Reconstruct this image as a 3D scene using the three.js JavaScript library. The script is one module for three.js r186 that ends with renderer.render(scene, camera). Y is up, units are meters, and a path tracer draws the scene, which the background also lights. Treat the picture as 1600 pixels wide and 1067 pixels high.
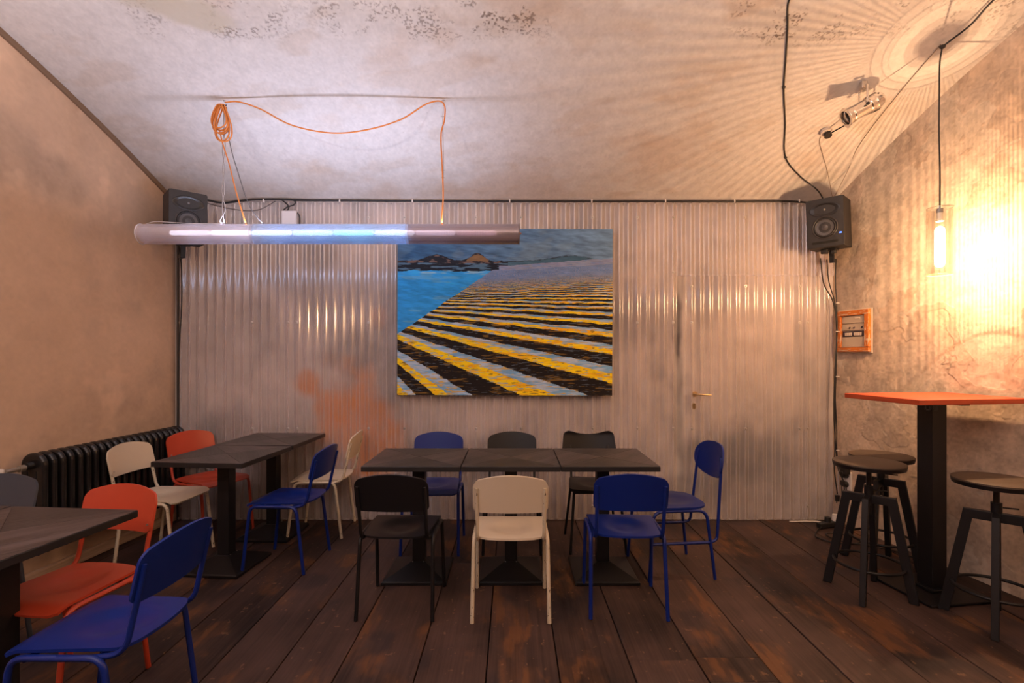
import * as THREE from 'three';
import { RoundedBoxGeometry } from 'three/addons/geometries/RoundedBoxGeometry.js';
import { mergeGeometries, toCreasedNormals } from 'three/addons/utils/BufferGeometryUtils.js';
import { RectAreaLightUniformsLib } from 'three/addons/lights/RectAreaLightUniformsLib.js';
RectAreaLightUniformsLib.init();

// ---------------------------------------------------------------- camera, exposure, light levels
const scene = new THREE.Scene();
const camera = new THREE.PerspectiveCamera(2 * Math.atan(533.5 / 790) * 180 / Math.PI, 1600 / 1067, 0.05, 60);
camera.position.set(0, 1.42, 0);
camera.lookAt(0, 1.42, -1);
camera.setViewOffset(1600, 1067, 0, -21.5, 1600, 1067);   // lens shifted a little: verticals stay upright
const renderer = new THREE.WebGLRenderer();
renderer.toneMapping = THREE.LinearToneMapping;
renderer.toneMappingExposure = 1.17;
renderer.shadowMap.enabled = true;
scene.background = new THREE.Color(0x000000);
const LAMP = { color: [1.0, 0.60, 0.32], each: 1.88 };        // three points in the bulb of the glass pendant
const TUBE = { color: [0.70, 0.74, 1.0], up: 40, back: 4.5, each: 0.02 };   // strip facing up and faint points in the tube lamp
const UNSEEN_COOL = { color: [0.87, 0.86, 1.0], each: 36.0 };       // unseen cool uplighter, placed to light the left of the vault
const UNSEEN_BOWL = { color: [1.0, 0.66, 0.41], each: 17.0 };        // unseen uplighters behind the camera, placed to light the vault

// ---------------------------------------------------------------- room measures (metres; camera looks to -z)
const BACK = 4.365;                                          // distance of the back wall
const vaultH = (s) => 2.76 + 0.507 * s - 0.0643 * s * s;     // barrel vault, s = distance from the back wall
const DEPTH = 7.88;
const leftX = (s) => -2.92 - 0.0676 * s, rightX = (s) => 2.785 + 0.135 * s;

// ---------------------------------------------------------------- helpers
const clamp = (x, a = 0, b = 1) => Math.min(b, Math.max(a, x));
const mix = (a, b, t) => a + (b - a) * t;
const smooth = (a, b, x) => { const t = clamp((x - a) / (b - a)); return t * t * (3 - 2 * t); };
function rng(seed) { let s = seed | 0; return () => { s = (s + 0x6d2b79f5) | 0; let t = Math.imul(s ^ (s >>> 15), 1 | s); t = (t + Math.imul(t ^ (t >>> 7), 61 | t)) ^ t; return ((t ^ (t >>> 14)) >>> 0) / 4294967296; }; }
const HASH = new Float32Array(65536); { const r = rng(7); for (let i = 0; i < 65536; i++) HASH[i] = r(); }
function noise(x, y) {
  const xi = Math.floor(x), yi = Math.floor(y), fx = x - xi, fy = y - yi, u = fx * fx * (3 - 2 * fx), v = fy * fy * (3 - 2 * fy);
  const h = (a, b) => HASH[((a & 255) | ((b & 255) << 8)) & 65535];
  const a = h(xi, yi), b = h(xi + 1, yi), c = h(xi, yi + 1), d = h(xi + 1, yi + 1);
  return a + (b - a) * u + (c - a) * v + (a - b - c + d) * u * v;
}
function fbm(x, y, o = 4) { let s = 0, a = 0.5, t = 0; for (let i = 0; i < o; i++) { s += a * noise(x, y); t += a; x = x * 2.03 + 17.3; y = y * 2.03 + 9.1; a *= 0.5; } return s / t; }
const enc = (c) => { c = clamp(c); return 255 * (c <= 0.0031308 ? 12.92 * c : 1.055 * Math.pow(c, 1 / 2.4) - 0.055); };
// fn(u, v) -> [r, g, b, height] in linear values; returns { map, bump }
function textures(w, h, fn, wrap = THREE.RepeatWrapping) {
  const a = new Uint8Array(w * h * 4), b = new Uint8Array(w * h * 4);
  for (let y = 0; y < h; y++) for (let x = 0; x < w; x++) {
    const c = fn((x + 0.5) / w, (y + 0.5) / h), i = 4 * (y * w + x);
    a[i] = enc(c[0]); a[i + 1] = enc(c[1]); a[i + 2] = enc(c[2]); a[i + 3] = 255;
    b[i] = b[i + 1] = b[i + 2] = 255 * clamp(c[3] ?? 0.5); b[i + 3] = 255;
  }
  const out = [a, b].map((d, k) => { const t = new THREE.DataTexture(d, w, h, THREE.RGBAFormat); if (!k) t.colorSpace = THREE.SRGBColorSpace; t.magFilter = t.minFilter = THREE.LinearFilter; t.wrapS = t.wrapT = wrap; t.needsUpdate = true; return t; });
  return { map: out[0], bump: out[1] };
}
const rgb = (r, g, b) => new THREE.Color().setRGB(r, g, b);
const std = (c, roughness = 0.5, more = {}) => new THREE.MeshPhysicalMaterial({ color: Array.isArray(c) ? rgb(...c) : c, roughness, ...more });
const V = (x, y, z) => new THREE.Vector3(x, y, z);
const used = new Map();
function numbered(name) { const n = used.get(name) ?? 0; used.set(name, n + 1); return n ? name + '_' + String(n).padStart(3, '0') : name; }
function tag(o, label, category, group) { o.userData.label = label; o.userData.category = category; if (group) o.userData.group = group; return o; }
function thing(name, label, category, [x, y, z] = [0, 0, 0], turn = 0, group) {
  const o = new THREE.Group(); o.name = numbered(name); o.position.set(x, y, z); o.rotation.y = turn; scene.add(o);
  return tag(o, label, category, group);
}
function part(name, geometry, material, parent, at, turn) {
  const m = new THREE.Mesh(Array.isArray(geometry) ? mergeGeometries(geometry.map((g) => g.index ? g.toNonIndexed() : g)) : geometry, material);
  m.name = parent === scene ? numbered(name) : name; m.castShadow = m.receiveShadow = true;
  if (at) m.position.set(...at);
  if (turn) m.rotation.set(...turn);
  parent.add(m); return m;
}
function structure(name) { const g = new THREE.Group(); g.name = name; g.userData.kind = 'structure'; scene.add(g); return g; }
function copy(o, [x, y, z], turn, label) { const c = o.clone(); c.name = numbered(o.name.replace(/_\d+$/, '')); c.position.set(x, y, z); c.rotation.set(0, turn, 0); c.userData = { ...o.userData, label }; scene.add(c); return c; }
const moved = (g, x, y, z, rx = 0, ry = 0, rz = 0) => { g.applyMatrix4(new THREE.Matrix4().compose(V(x, y, z), new THREE.Quaternion().setFromEuler(new THREE.Euler(rx, ry, rz)), V(1, 1, 1))); return g; };
const box = (w, h, d, r = 0.003, seg = 1) => new RoundedBoxGeometry(w, h, d, seg, Math.min(r, w / 2.1, h / 2.1, d / 2.1));
const cyl = (r0, r1, h, n = 24) => new THREE.CylinderGeometry(r0, r1, h, n);
// points with corners rounded to the given radius
function rounded(pts, r, n = 6) {
  pts = pts.map((p) => p.isVector3 ? p : V(...p));
  const out = [pts[0]];
  for (let i = 1; i < pts.length - 1; i++) {
    const p = pts[i], a = pts[i - 1].clone().sub(p), b = pts[i + 1].clone().sub(p), k = Math.min(r, a.length() * 0.49, b.length() * 0.49);
    const A = p.clone().add(a.setLength(k)), B = p.clone().add(b.setLength(k));
    for (let j = 0; j <= n; j++) { const t = j / n; out.push(A.clone().multiplyScalar((1 - t) * (1 - t)).addScaledVector(p, 2 * t * (1 - t)).addScaledVector(B, t * t)); }
  }
  out.push(pts[pts.length - 1]); return out;
}
// a round bar swept along points
function sweep(pts, r, sides = 10) {
  pts = pts.map((p) => p.isVector3 ? p : V(...p));
  const pos = [], uv = [], idx = [], n = pts.length; let nrm = null, len = 0;
  for (let i = 0; i < n; i++) {
    const t = pts[Math.min(n - 1, i + 1)].clone().sub(pts[Math.max(0, i - 1)]).normalize();
    if (!nrm) nrm = Math.abs(t.y) < 0.9 ? V(0, 1, 0) : V(1, 0, 0);
    nrm = nrm.clone().addScaledVector(t, -nrm.dot(t)).normalize();
    const bi = t.clone().cross(nrm); if (i) len += pts[i].distanceTo(pts[i - 1]);
    for (let k = 0; k <= sides; k++) { const a = 2 * Math.PI * k / sides; const p = pts[i].clone().addScaledVector(nrm, r * Math.cos(a)).addScaledVector(bi, r * Math.sin(a)); pos.push(p.x, p.y, p.z); uv.push(k / sides * 2 * Math.PI * r, len); }
  }
  const W = sides + 1;
  for (let i = 0; i < n - 1; i++) for (let k = 0; k < sides; k++) { const a = i * W + k, b = a + W; idx.push(a, a + 1, b, b, a + 1, b + 1); }
  for (const [i, flip] of [[0, 0], [n - 1, 1]]) {
    const c = pos.length / 3; pos.push(pts[i].x, pts[i].y, pts[i].z); uv.push(0, 0);
    for (let k = 0; k < sides; k++) { const a = i * W + k; flip ? idx.push(c, a, a + 1) : idx.push(c, a + 1, a); }
  }
  const g = new THREE.BufferGeometry(); g.setAttribute('position', new THREE.Float32BufferAttribute(pos, 3)); g.setAttribute('uv', new THREE.Float32BufferAttribute(uv, 2)); g.setIndex(idx); g.computeVertexNormals();
  return g;
}
const spline = (pts, n = 40) => new THREE.CatmullRomCurve3(pts.map((p) => p.isVector3 ? p : V(...p)), false, 'centripetal').getPoints(n);
// a bent board of thickness th: f(u, v) with u, v in 0..1 gives its middle surface
function slab(nu, nv, f, th) {
  const P = [], N = [], e = 1e-3;
  for (let j = 0; j <= nv; j++) for (let i = 0; i <= nu; i++) {
    const u = i / nu, v = j / nv; P.push(V(...f(u, v)));
    const uu = clamp(u, e, 1 - e), vv = clamp(v, 0.03, 0.97);
    const a = V(...f(uu + e, vv)).sub(V(...f(uu - e, vv))), b = V(...f(uu, vv + e)).sub(V(...f(uu, vv - e)));
    N.push(a.cross(b).normalize());
  }
  const pos = [], uv = [], idx = [], W = nu + 1, M = P.length;
  for (const s of [1, -1]) P.forEach((p, k) => { const q = p.clone().addScaledVector(N[k], s * th / 2); pos.push(q.x, q.y, q.z); uv.push(p.x + s * 0.4, p.y + p.z); });
  for (let j = 0; j < nv; j++) for (let i = 0; i < nu; i++) { const a = j * W + i, b = a + 1, c = a + W, d = c + 1; idx.push(a, b, c, c, b, d, a + M, c + M, b + M, b + M, c + M, d + M); }
  const edge = []; for (let i = 0; i < nu; i++) edge.push(i); for (let j = 0; j < nv; j++) edge.push(j * W + nu); for (let i = nu; i > 0; i--) edge.push(nv * W + i); for (let j = nv; j > 0; j--) edge.push(j * W);
  for (let k = 0; k < edge.length; k++) { const a = edge[k], b = edge[(k + 1) % edge.length]; idx.push(a, a + M, b, b, a + M, b + M); }
  const g = new THREE.BufferGeometry(); g.setAttribute('position', new THREE.Float32BufferAttribute(pos, 3)); g.setAttribute('uv', new THREE.Float32BufferAttribute(uv, 2)); g.setIndex(idx);
  return toCreasedNormals(g, 0.7);
}
const corner = (d, r) => d >= r ? 0 : r - Math.sqrt(Math.max(0, r * r - (r - d) * (r - d)));   // how far a rounded corner cuts in, d from the end
function extrude(pts, depth, bevel = 0, holes = []) {
  const s = new THREE.Shape(pts.map(([x, y]) => new THREE.Vector2(x, y)));
  for (const h of holes) s.holes.push(new THREE.Path(h.map(([x, y]) => new THREE.Vector2(x, y))));
  return new THREE.ExtrudeGeometry(s, { depth, bevelEnabled: bevel > 0, bevelSize: bevel, bevelThickness: bevel, bevelSegments: bevel > 0.012 ? 5 : 2, curveSegments: 8 });
}
function roundRect(w, h, r, n = 5) { const p = []; for (const [cx, cy, a0] of [[w / 2 - r, h / 2 - r, 0], [-w / 2 + r, h / 2 - r, 90], [-w / 2 + r, -h / 2 + r, 180], [w / 2 - r, -h / 2 + r, 270]]) for (let i = 0; i <= n; i++) { const a = (a0 + 90 * i / n) * Math.PI / 180; p.push([cx + r * Math.cos(a), cy + r * Math.sin(a)]); } return p; }
function pointLight(c, I, at, radius, parent) { const l = new THREE.PointLight(rgb(...c), I, 0, 2); l.position.set(...at); l.castShadow = true; l.shadow.radius = radius / 0.02; l.shadow.mapSize.set(1024, 1024); l.shadow.bias = -0.002; parent.add(l); return l; }

// ---------------------------------------------------------------- surfaces
// vault plaster: u over 7.6 m from x = -3.7, v over 4 m from the back wall
const ceilTex = textures(2048, 1024, (u, v) => {
  const x = u * 7.6, s = v * 4;
  const cloud = fbm(x * 0.9, s * 1.1, 5), streak = fbm(x * 2.2 + s * 1.3, s * 6 - x * 1.5, 4), fine = fbm(x * 26, s * 26, 3), grit = noise(x * 150, s * 150);
  const stain = smooth(0.56, 0.74, fbm(x * 1.6 + 40, s * 2.4 + 8, 5)) , smear = smooth(0.57, 0.72, streak);
  let r = 0.63 + (cloud - 0.5) * 0.11 + (fine - 0.5) * 0.10 + (fbm(x * 70, s * 70, 2) - 0.5) * 0.09, g = r * 0.935, b = r * 0.885;
  r *= 1 - 0.06 * stain - 0.06 * smear; g *= 1 - 0.13 * stain - 0.10 * smear; b *= 1 - 0.19 * stain - 0.14 * smear;
  let h = 0.5 + (fine - 0.5) * 0.4 + (fbm(x * 5, s * 9, 3) - 0.5) * 0.4;
  const edge = 1.42 + (fbm(x * 1.3 + 3, 2.2, 3) - 0.5) * 0.16, band = smooth(0.17, 0.06, Math.abs(s - edge)) * smooth(0.40, 0.56, fbm(x * 1.1 + 11, s * 0.5, 3));
  if (band > 0) { const pit = smooth(0.56, 0.66, fbm(x * 85, s * 100, 3)) * band * smooth(0.42, 0.58, fbm(x * 9, s * 11, 3)); r *= 1 - 0.62 * pit; g *= 1 - 0.66 * pit; b *= 1 - 0.68 * pit; h -= 0.5 * pit; r *= 1 - 0.08 * band; g *= 1 - 0.1 * band; b *= 1 - 0.12 * band; }
  const px = x - 1.82, ps = s - 1.5 + 0.25 * px, patch = smooth(0.05, 0.0, Math.hypot(px / 2.4, ps) - 0.07 - 0.08 * (fbm(x * 7, s * 7, 2) - 0.5));
  r = mix(r, 0.50, patch * 0.8); g = mix(g, 0.44, patch * 0.8); b = mix(b, 0.34, patch * 0.8);
  if (grit > 0.988) { r *= 0.7; g *= 0.68; b *= 0.66; }
  return [r, g, b, h];
}, THREE.MirroredRepeatWrapping);
const ceilMat = std(0xffffff, 0.93, { map: ceilTex.map, bumpMap: ceilTex.bump, bumpScale: 0.004 });
// left wall: ochre limewash, 4 m a side
const leftTex = textures(1024, 1024, (u, v) => {
  const x = u * 4, y = v * 4, c = fbm(x * 1.1 + 5, y * 1.3, 5), f = fbm(x * 9, y * 9, 3), dk = smooth(0.54, 0.72, fbm(x * 1.9 + 31, y * 1.9, 4)), lt = smooth(0.66, 0.76, fbm(x * 3.2 + 71, y * 3.2, 4)), fine = fbm(x * 40, y * 40, 2);
  let k = 1 + (c - 0.5) * 0.34 + (f - 0.5) * 0.16 + (fine - 0.5) * 0.1 - 0.18 * dk + 0.14 * lt;
  const gy = 0.012 * dk;
  return [0.60 * k, (0.415 + gy) * k, (0.285 + gy * 1.4) * k, 0.5 + (f - 0.5) * 0.5 + (fine - 0.5) * 0.3];
}, THREE.MirroredRepeatWrapping);
const leftMat = std(0xffffff, 0.92, { map: leftTex.map, bumpMap: leftTex.bump, bumpScale: 0.004 });
// right wall: peeling plaster, u over 4 m of depth, v over 4 m of height
const rightTex = textures(1024, 1024, (u, v) => {
  const x = u * 4, y = v * 4, wx = x + 0.2 * fbm(x * 3, y * 3, 3), wy = y + 0.2 * fbm(x * 3 + 9, y * 3, 3);
  const layer = fbm(wx * 1.7 + 2, wy * 1.9 + 6, 6), peel = smooth(0.49, 0.505, layer), deep = smooth(0.585, 0.60, layer), f = fbm(x * 14, y * 14, 3), fine = fbm(x * 55, y * 55, 2);
  const crack = smooth(0.012, 0.0, Math.abs(layer - 0.497)) * smooth(0.55, 0.68, fbm(x * 5 + 50, y * 5, 3)), grey = smooth(0.50, 0.68, fbm(x * 1.2 + 14, y * 1.4 + 3, 4));
  const cr2 = smooth(0.008, 0, Math.abs(fbm(wx * 4 + 80, wy * 4, 5) - 0.5)) * smooth(0.62, 0.72, fbm(x * 4 + 90, y * 4, 3)) * 0.6;
  let r = mix(0.56, 0.50, peel), g = mix(0.425, 0.385, peel), b = mix(0.315, 0.295, peel);
  r = mix(r, 0.58, deep * 0.7); g = mix(g, 0.49, deep * 0.7); b = mix(b, 0.40, deep * 0.7);
  r = mix(r, 0.40, grey * 0.4); g = mix(g, 0.355, grey * 0.4); b = mix(b, 0.315, grey * 0.4);
  const k = (1 + (f - 0.5) * 0.5 + (fine - 0.5) * 0.34) * (1 - 0.22 * crack) * (1 - 0.15 * cr2);
  return [r * k, g * k, b * k, 0.42 + 0.16 * (1 - peel) + 0.16 * deep + (f - 0.5) * 0.35 + (fine - 0.5) * 0.2 - 0.15 * crack];
}, THREE.MirroredRepeatWrapping);
const rightMat = std(0xffffff, 0.94, { map: rightTex.map, bumpMap: rightTex.bump, bumpScale: 0.011 });
// plaster behind the plastic sheets: u over 6 m from x = -3.1, v over 3 m from the floor
const backTex = textures(1024, 512, (u, v) => {
  const x = u * 6 - 3.1, y = v * 3, c = fbm(x * 1.7 + 9, y * 1.7, 5), f = fbm(x * 8, y * 8, 3), sm = smooth(0.52, 0.74, fbm(x * 2.3 + 60, y * 1.6 + 4, 5));
  let k = 1 + (c - 0.5) * 0.7 + (f - 0.5) * 0.35, r = 0.63 * k, g = 0.57 * k, b = 0.515 * k;
  const blot = (cx, cy, rx, ry, w) => w * smooth(1.15, 0.35, Math.hypot((x - cx) / rx, (y - cy) / ry) + 0.9 * (fbm(x * 5 + cx * 9, y * 5, 4) - 0.5));
  const dark = clamp(0.35 * sm + blot(-1.65, 2.28, 0.2, 0.16, 0.6) + blot(-1.35, 1.45, 0.33, 0.22, 0.45) + blot(-1.05, 0.95, 0.16, 0.5, 0.4) + blot(1.0, 1.75, 0.28, 0.45, 0.5) + blot(1.43, 1.75, 0.05, 0.35, 0.85) + blot(1.43, 1.0, 0.06, 0.6, 0.45) + blot(1.28, 1.5, 0.12, 0.6, 0.4) + blot(2.0, 0.45, 0.9, 0.5, 0.35) + blot(-0.5, 0.5, 0.8, 0.3, 0.3) + blot(-2.6, 0.5, 0.6, 0.5, 0.3) + blot(2.5, 1.6, 0.05, 0.5, 0.4));
  r *= 1 - 0.85 * dark; g *= 1 - 0.85 * dark; b *= 1 - 0.83 * dark;
  const o = clamp(blot(-1.42, 0.85, 0.34, 0.52, 1) + blot(-1.76, 1.17, 0.13, 0.14, 1) + blot(-1.15, 0.6, 0.26, 0.4, 0.9) + blot(-1.15, 1.75, 0.08, 0.12, 0.35)) * (0.75 + 0.5 * (f - 0.5));
  r = mix(r, 0.85, o); g = mix(g, 0.27, o); b = mix(b, 0.0, o);
  return [r, g, b, 0.5 + (f - 0.5) * 0.6];
}, THREE.ClampToEdgeWrapping);
const backMat = std(0xffffff, 0.9, { map: backTex.map, bumpMap: backTex.bump, bumpScale: 0.006 });
// floor boards: u across 2 m, v along 4 m
const woodTex = textures(1024, 1024, (u, v) => {
  const x = u * 2, y = v * 4, gr = fbm(x * 60, y * 1.6, 4), gr2 = fbm(x * 170, y * 5, 2), c = fbm(x * 3, y * 2, 5), worn = smooth(0.53, 0.70, fbm(x * 6 + 33, y * 3.6 + 2, 6)) * (0.3 + 0.7 * smooth(0.4, 0.62, fbm(x * 30, y * 7 + 5, 4))), spot = smooth(0.76, 0.82, fbm(x * 40 + 3, y * 30, 4));
  const k = 0.66 + (c - 0.5) * 1.3 + (gr - 0.5) * 0.36 + (gr2 - 0.5) * 0.3, dk = smooth(0.58, 0.72, fbm(x * 4 + 88, y * 2.5, 4));
  let r = 0.076 * k, g = 0.043 * k, b = 0.035 * k;
  r *= 1 - 0.35 * dk; g *= 1 - 0.28 * dk; b *= 1 - 0.15 * dk;
  r = mix(r, 0.20, 0.5 * worn); g = mix(g, 0.080, 0.5 * worn); b = mix(b, 0.026, 0.5 * worn);
  r = mix(r, 0.30, 0.35 * spot); g = mix(g, 0.16, 0.35 * spot); b = mix(b, 0.08, 0.35 * spot);
  return [r, g, b, 0.5 + (gr - 0.5) * 0.7 + (gr2 - 0.5) * 0.3];
}, THREE.MirroredRepeatWrapping);
const woodMat = std(0xffffff, 0.62, { map: woodTex.map, bumpMap: woodTex.bump, bumpScale: 0.0012, specularIntensity: 0.6 });
// dark-stained table veneer, grain along u
const tableTex = textures(512, 512, (u, v) => {
  const x = u * 0.8, y = v * 0.8, gr = fbm(x * 7, y * 160, 4), c = fbm(x * 9, y * 14, 4), strip = noise(3.3, Math.floor(y / 0.062) * 7.7), gap = Math.abs(y / 0.062 - Math.round(y / 0.062)) < 0.02 ? 0.4 : 1;
  const k = (0.7 + (gr - 0.5) * 1.2 + (c - 0.5) * 0.6 + (strip - 0.5) * 0.9) * gap;
  return [0.040 * k, 0.033 * k, 0.033 * k, 0.5 + (gr - 0.5) * 0.7 - (gap < 1 ? 0.4 : 0)];
});
const tableMat2 = std(rgb(1.75, 1.6, 1.6), 0.40, { map: tableTex.map, bumpMap: tableTex.bump, bumpScale: 0.0008 });
const tableMat = std(0xffffff, 0.42, { map: tableTex.map, bumpMap: tableTex.bump, bumpScale: 0.0008 });
const tableEdgeMat = std([0.011, 0.009, 0.009], 0.5);
const blackMetal = std([0.008, 0.007, 0.008], 0.42, { specularIntensity: 0.8 });
const cableMat = std([0.012, 0.011, 0.011], 0.5);
const steel = std([0.55, 0.52, 0.50], 0.42, { metalness: 1 });
// cream paint with chips
const chipTex = textures(512, 512, (u, v) => {
  const x = u, y = v, c = smooth(0.76, 0.79, fbm(x * 190, y * 60, 3)), c2 = fbm(x * 8, y * 8, 3), k = 0.94 + 0.12 * (c2 - 0.5);
  return [mix(k, 0.12, c), mix(k, 0.09, c), mix(k, 0.07, c), 0.6 - 0.4 * c];
});
const paint = (c, rough = 0.38, chips) => std(c, rough, chips ? { map: chipTex.map } : {});

// ---------------------------------------------------------------- setting: walls, vault, floor
function profileUV(g, f) { const p = g.attributes.position, uv = new Float32Array(p.count * 2); for (let i = 0; i < p.count; i++) { const [u, v] = f(p.getX(i), p.getY(i), p.getZ(i)); uv[2 * i] = u; uv[2 * i + 1] = v; } g.setAttribute('uv', new THREE.BufferAttribute(uv, 2)); return g; }
{
  // vault: a thick shell, profile (s, height) carried along x
  const pts = [], N = 64;
  for (let i = 0; i <= N; i++) { const s = -0.3 + (DEPTH + 0.6) * i / N; pts.push([s, vaultH(s)]); }
  for (let i = N; i >= 0; i--) { const s = -0.3 + (DEPTH + 0.6) * i / N; pts.push([s, vaultH(s) + 0.25]); }
  let g = extrude(pts, 8.4);
  g = profileUV(g, (s, h, x) => [(x - 0.5) / 7.6, s / 4]);
  const p = g.attributes.position;
  for (let i = 0; i < p.count; i++) { const s = p.getX(i), h = p.getY(i), x = p.getZ(i); p.setXYZ(i, x - 4.2, h, s - BACK); }
  g = toCreasedNormals(g, 0.5);
  const c = structure('ceiling'); part('plaster_vault', g, ceilMat, c);
  // side walls: profile under the vault, thick to the outside, slanting with depth
  for (const [name, at, out, mat] of [['wall_left', leftX, -1, leftMat], ['wall_right', rightX, 1, rightMat]]) {
    const q = []; q.push([-0.25, -0.1], [DEPTH + 0.25, -0.1]);
    for (let i = N; i >= 0; i--) { const s = -0.25 + (DEPTH + 0.5) * i / N; q.push([s, vaultH(s) + 0.03]); }
    let w = extrude(q, 0.25);
    w = profileUV(w, (s, h) => [s / 4, h / 4]);
    const a = w.attributes.position;
    for (let i = 0; i < a.count; i++) { const s = a.getX(i), h = a.getY(i), d = a.getZ(i); a.setXYZ(i, at(s) + out * d, h, s - BACK); }
    if (out < 0) { const n = a.count; for (let i = 0; i < n; i += 3) for (const attr of [a, w.attributes.uv]) { const s = attr.itemSize; for (let k = 0; k < s; k++) { const t = attr.array[(i + 1) * s + k]; attr.array[(i + 1) * s + k] = attr.array[(i + 2) * s + k]; attr.array[(i + 2) * s + k] = t; } } }
    w.computeVertexNormals();
    part('plaster', w, mat, structure(name));
  }
  // brown strip where the left wall meets the vault
  const e = []; for (let i = 0; i <= 40; i++) { const s = 4.2 * i / 40; e.push([s, vaultH(s) + 0.01]); } for (let i = 40; i >= 0; i--) { const s = 4.2 * i / 40; e.push([s, vaultH(s) - 0.035]); }
  const t = extrude(e, 0.018, 0.003), b = t.attributes.position;
  for (let i = 0; i < b.count; i++) { const s = b.getX(i), h = b.getY(i), d = b.getZ(i); b.setXYZ(i, leftX(s) + d - 0.004, h, s - BACK); }
  t.computeVertexNormals(); part('edge_strip', t, std([0.20, 0.125, 0.075], 0.8), structure('trim_1'));
  // unseen rear wall behind the camera, kept dark to dim light from there
  part('plaster', moved(box(8.2, 3.4, 0.25), 0, 1.6, DEPTH - BACK + 0.125), std([0.11, 0.085, 0.065], 0.9), structure('unseen_wall_rear'));
  // low ledge of plaster along the foot of the left wall
  part('ledge', (() => { const g2 = box(0.04, 0.07, 3.4, 0.01); g2.rotateY(-0.0676); g2.translate(leftX(1.7) + 0.015, 0.035, 1.7 - BACK); return g2; })(), leftMat, structure('baseboard_left'));
}
{ // floor boards, each a piece of its own, running away from the camera
  const f = structure('floor');
  part('subfloor', moved(box(8.2, 0.12, 8.4, 0.01), 0.1, -0.105, DEPTH / 2 - BACK), std([0.012, 0.008, 0.006], 0.9), f);
  const r = rng(11), seams = [-3.45, -3.15, -2.86, -2.55, -2.26, -1.95, -1.66, -1.36, -1.065, -0.784, -0.43, -0.115, 0.21, 0.543, 0.86, 1.165, 1.48, 1.815, 2.13, 2.44, 2.75, 3.06, 3.38, 3.72];
  for (let i = 0; i < seams.length - 1; i++) {
    const x0 = seams[i], x1 = seams[i + 1]; let cuts = [-BACK - 0.02, mix(-3.9, -0.4, r()), DEPTH - BACK];
    if (i === 13) cuts = [-BACK - 0.02, -2.36, DEPTH - BACK];
    if (i === 14) cuts = [-BACK - 0.02, -2.38, -2.2, DEPTH - BACK];
    for (let k = 0; k < cuts.length - 1; k++) {
      const L = cuts[k + 1] - cuts[k] - 0.003, W = x1 - x0 - 0.006, dy = (r() - 0.5) * 0.004, g = box(W, 0.035, L, 0.003, 1);
      const ou = r() * 5, ov = r() * 5, p = g.attributes.position, uv = g.attributes.uv;
      for (let n = 0; n < p.count; n++) uv.setXY(n, (p.getX(n) + ou) / 2, (p.getZ(n) + ov) / 4);
      const m = part('plank', g, woodMat, f, [(x0 + x1) / 2, -0.0195 + dy, (cuts[k] + cuts[k + 1]) / 2]);
      m.rotation.z = (r() - 0.5) * 0.006;
    }
  }
}
// ---------------------------------------------------------------- back wall: plaster, corrugated plastic sheets, the clad door
const sheetMat = std([0.89, 0.85, 0.85], 0.13, { transmission: 0.84, thickness: 0, ior: 1.85, side: THREE.DoubleSide });
const PITCH = 0.0767;
function corrugated(x0, x1, y0, y1, z, amp = 0.014) {           // one wave profile, lengths in metres
  const n = Math.max(4, Math.round((x1 - x0) / PITCH * 14)), pos = [], uv = [], idx = [], rows = 2;
  for (let j = 0; j < rows; j++) for (let i = 0; i <= n; i++) { const x = mix(x0, x1, i / n); pos.push(x, j ? y1 : y0, z + amp * Math.cos(2 * Math.PI * x / PITCH)); uv.push(x, j ? y1 : y0); }
  for (let i = 0; i < n; i++) idx.push(i, i + 1, i + n + 1, i + n + 1, i + 1, i + n + 2);
  // beads added to give pale lines of light: a broad one along every crest, a narrow one along every trough
  const addedBead = (cx, cz, w, h) => { const m = 8, at = pos.length / 3; for (let j = 0; j < 2; j++) for (let i = 0; i <= m; i++) { const a = Math.PI * i / m; pos.push(cx - w * Math.cos(a), j ? y1 : y0, cz + h * Math.sin(a)); uv.push(cx, j ? y1 : y0); } for (let i = 0; i < m; i++) { const p = at + i; idx.push(p, p + 1, p + m + 1, p + m + 1, p + 1, p + m + 2); } };
  for (let k = Math.ceil((x0 + 0.012) / PITCH); k * PITCH < x1 - 0.012; k++) addedBead(k * PITCH, z + amp - 0.0008, 0.008, 0.0035);
  for (let k = Math.ceil((x0 + 0.012) / PITCH - 0.5); (k + 0.5) * PITCH < x1 - 0.012; k++) addedBead((k + 0.5) * PITCH, z - amp + 0.0002, 0.0035, 0.002);
  const g = new THREE.BufferGeometry(); g.setAttribute('position', new THREE.Float32BufferAttribute(pos, 3)); g.setAttribute('uv', new THREE.Float32BufferAttribute(uv, 2)); g.setIndex(idx); g.computeVertexNormals(); return g;
}
const screwG = (() => { const h = new THREE.SphereGeometry(0.0085, 10, 6, 0, 2 * Math.PI, 0, Math.PI / 2); h.rotateX(Math.PI / 2); h.scale(1, 1, 0.7); const w = cyl(0.012, 0.012, 0.003, 12); w.rotateX(Math.PI / 2); return mergeGeometries([h, w].map((g) => g.index ? g.toNonIndexed() : g)); })();
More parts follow.
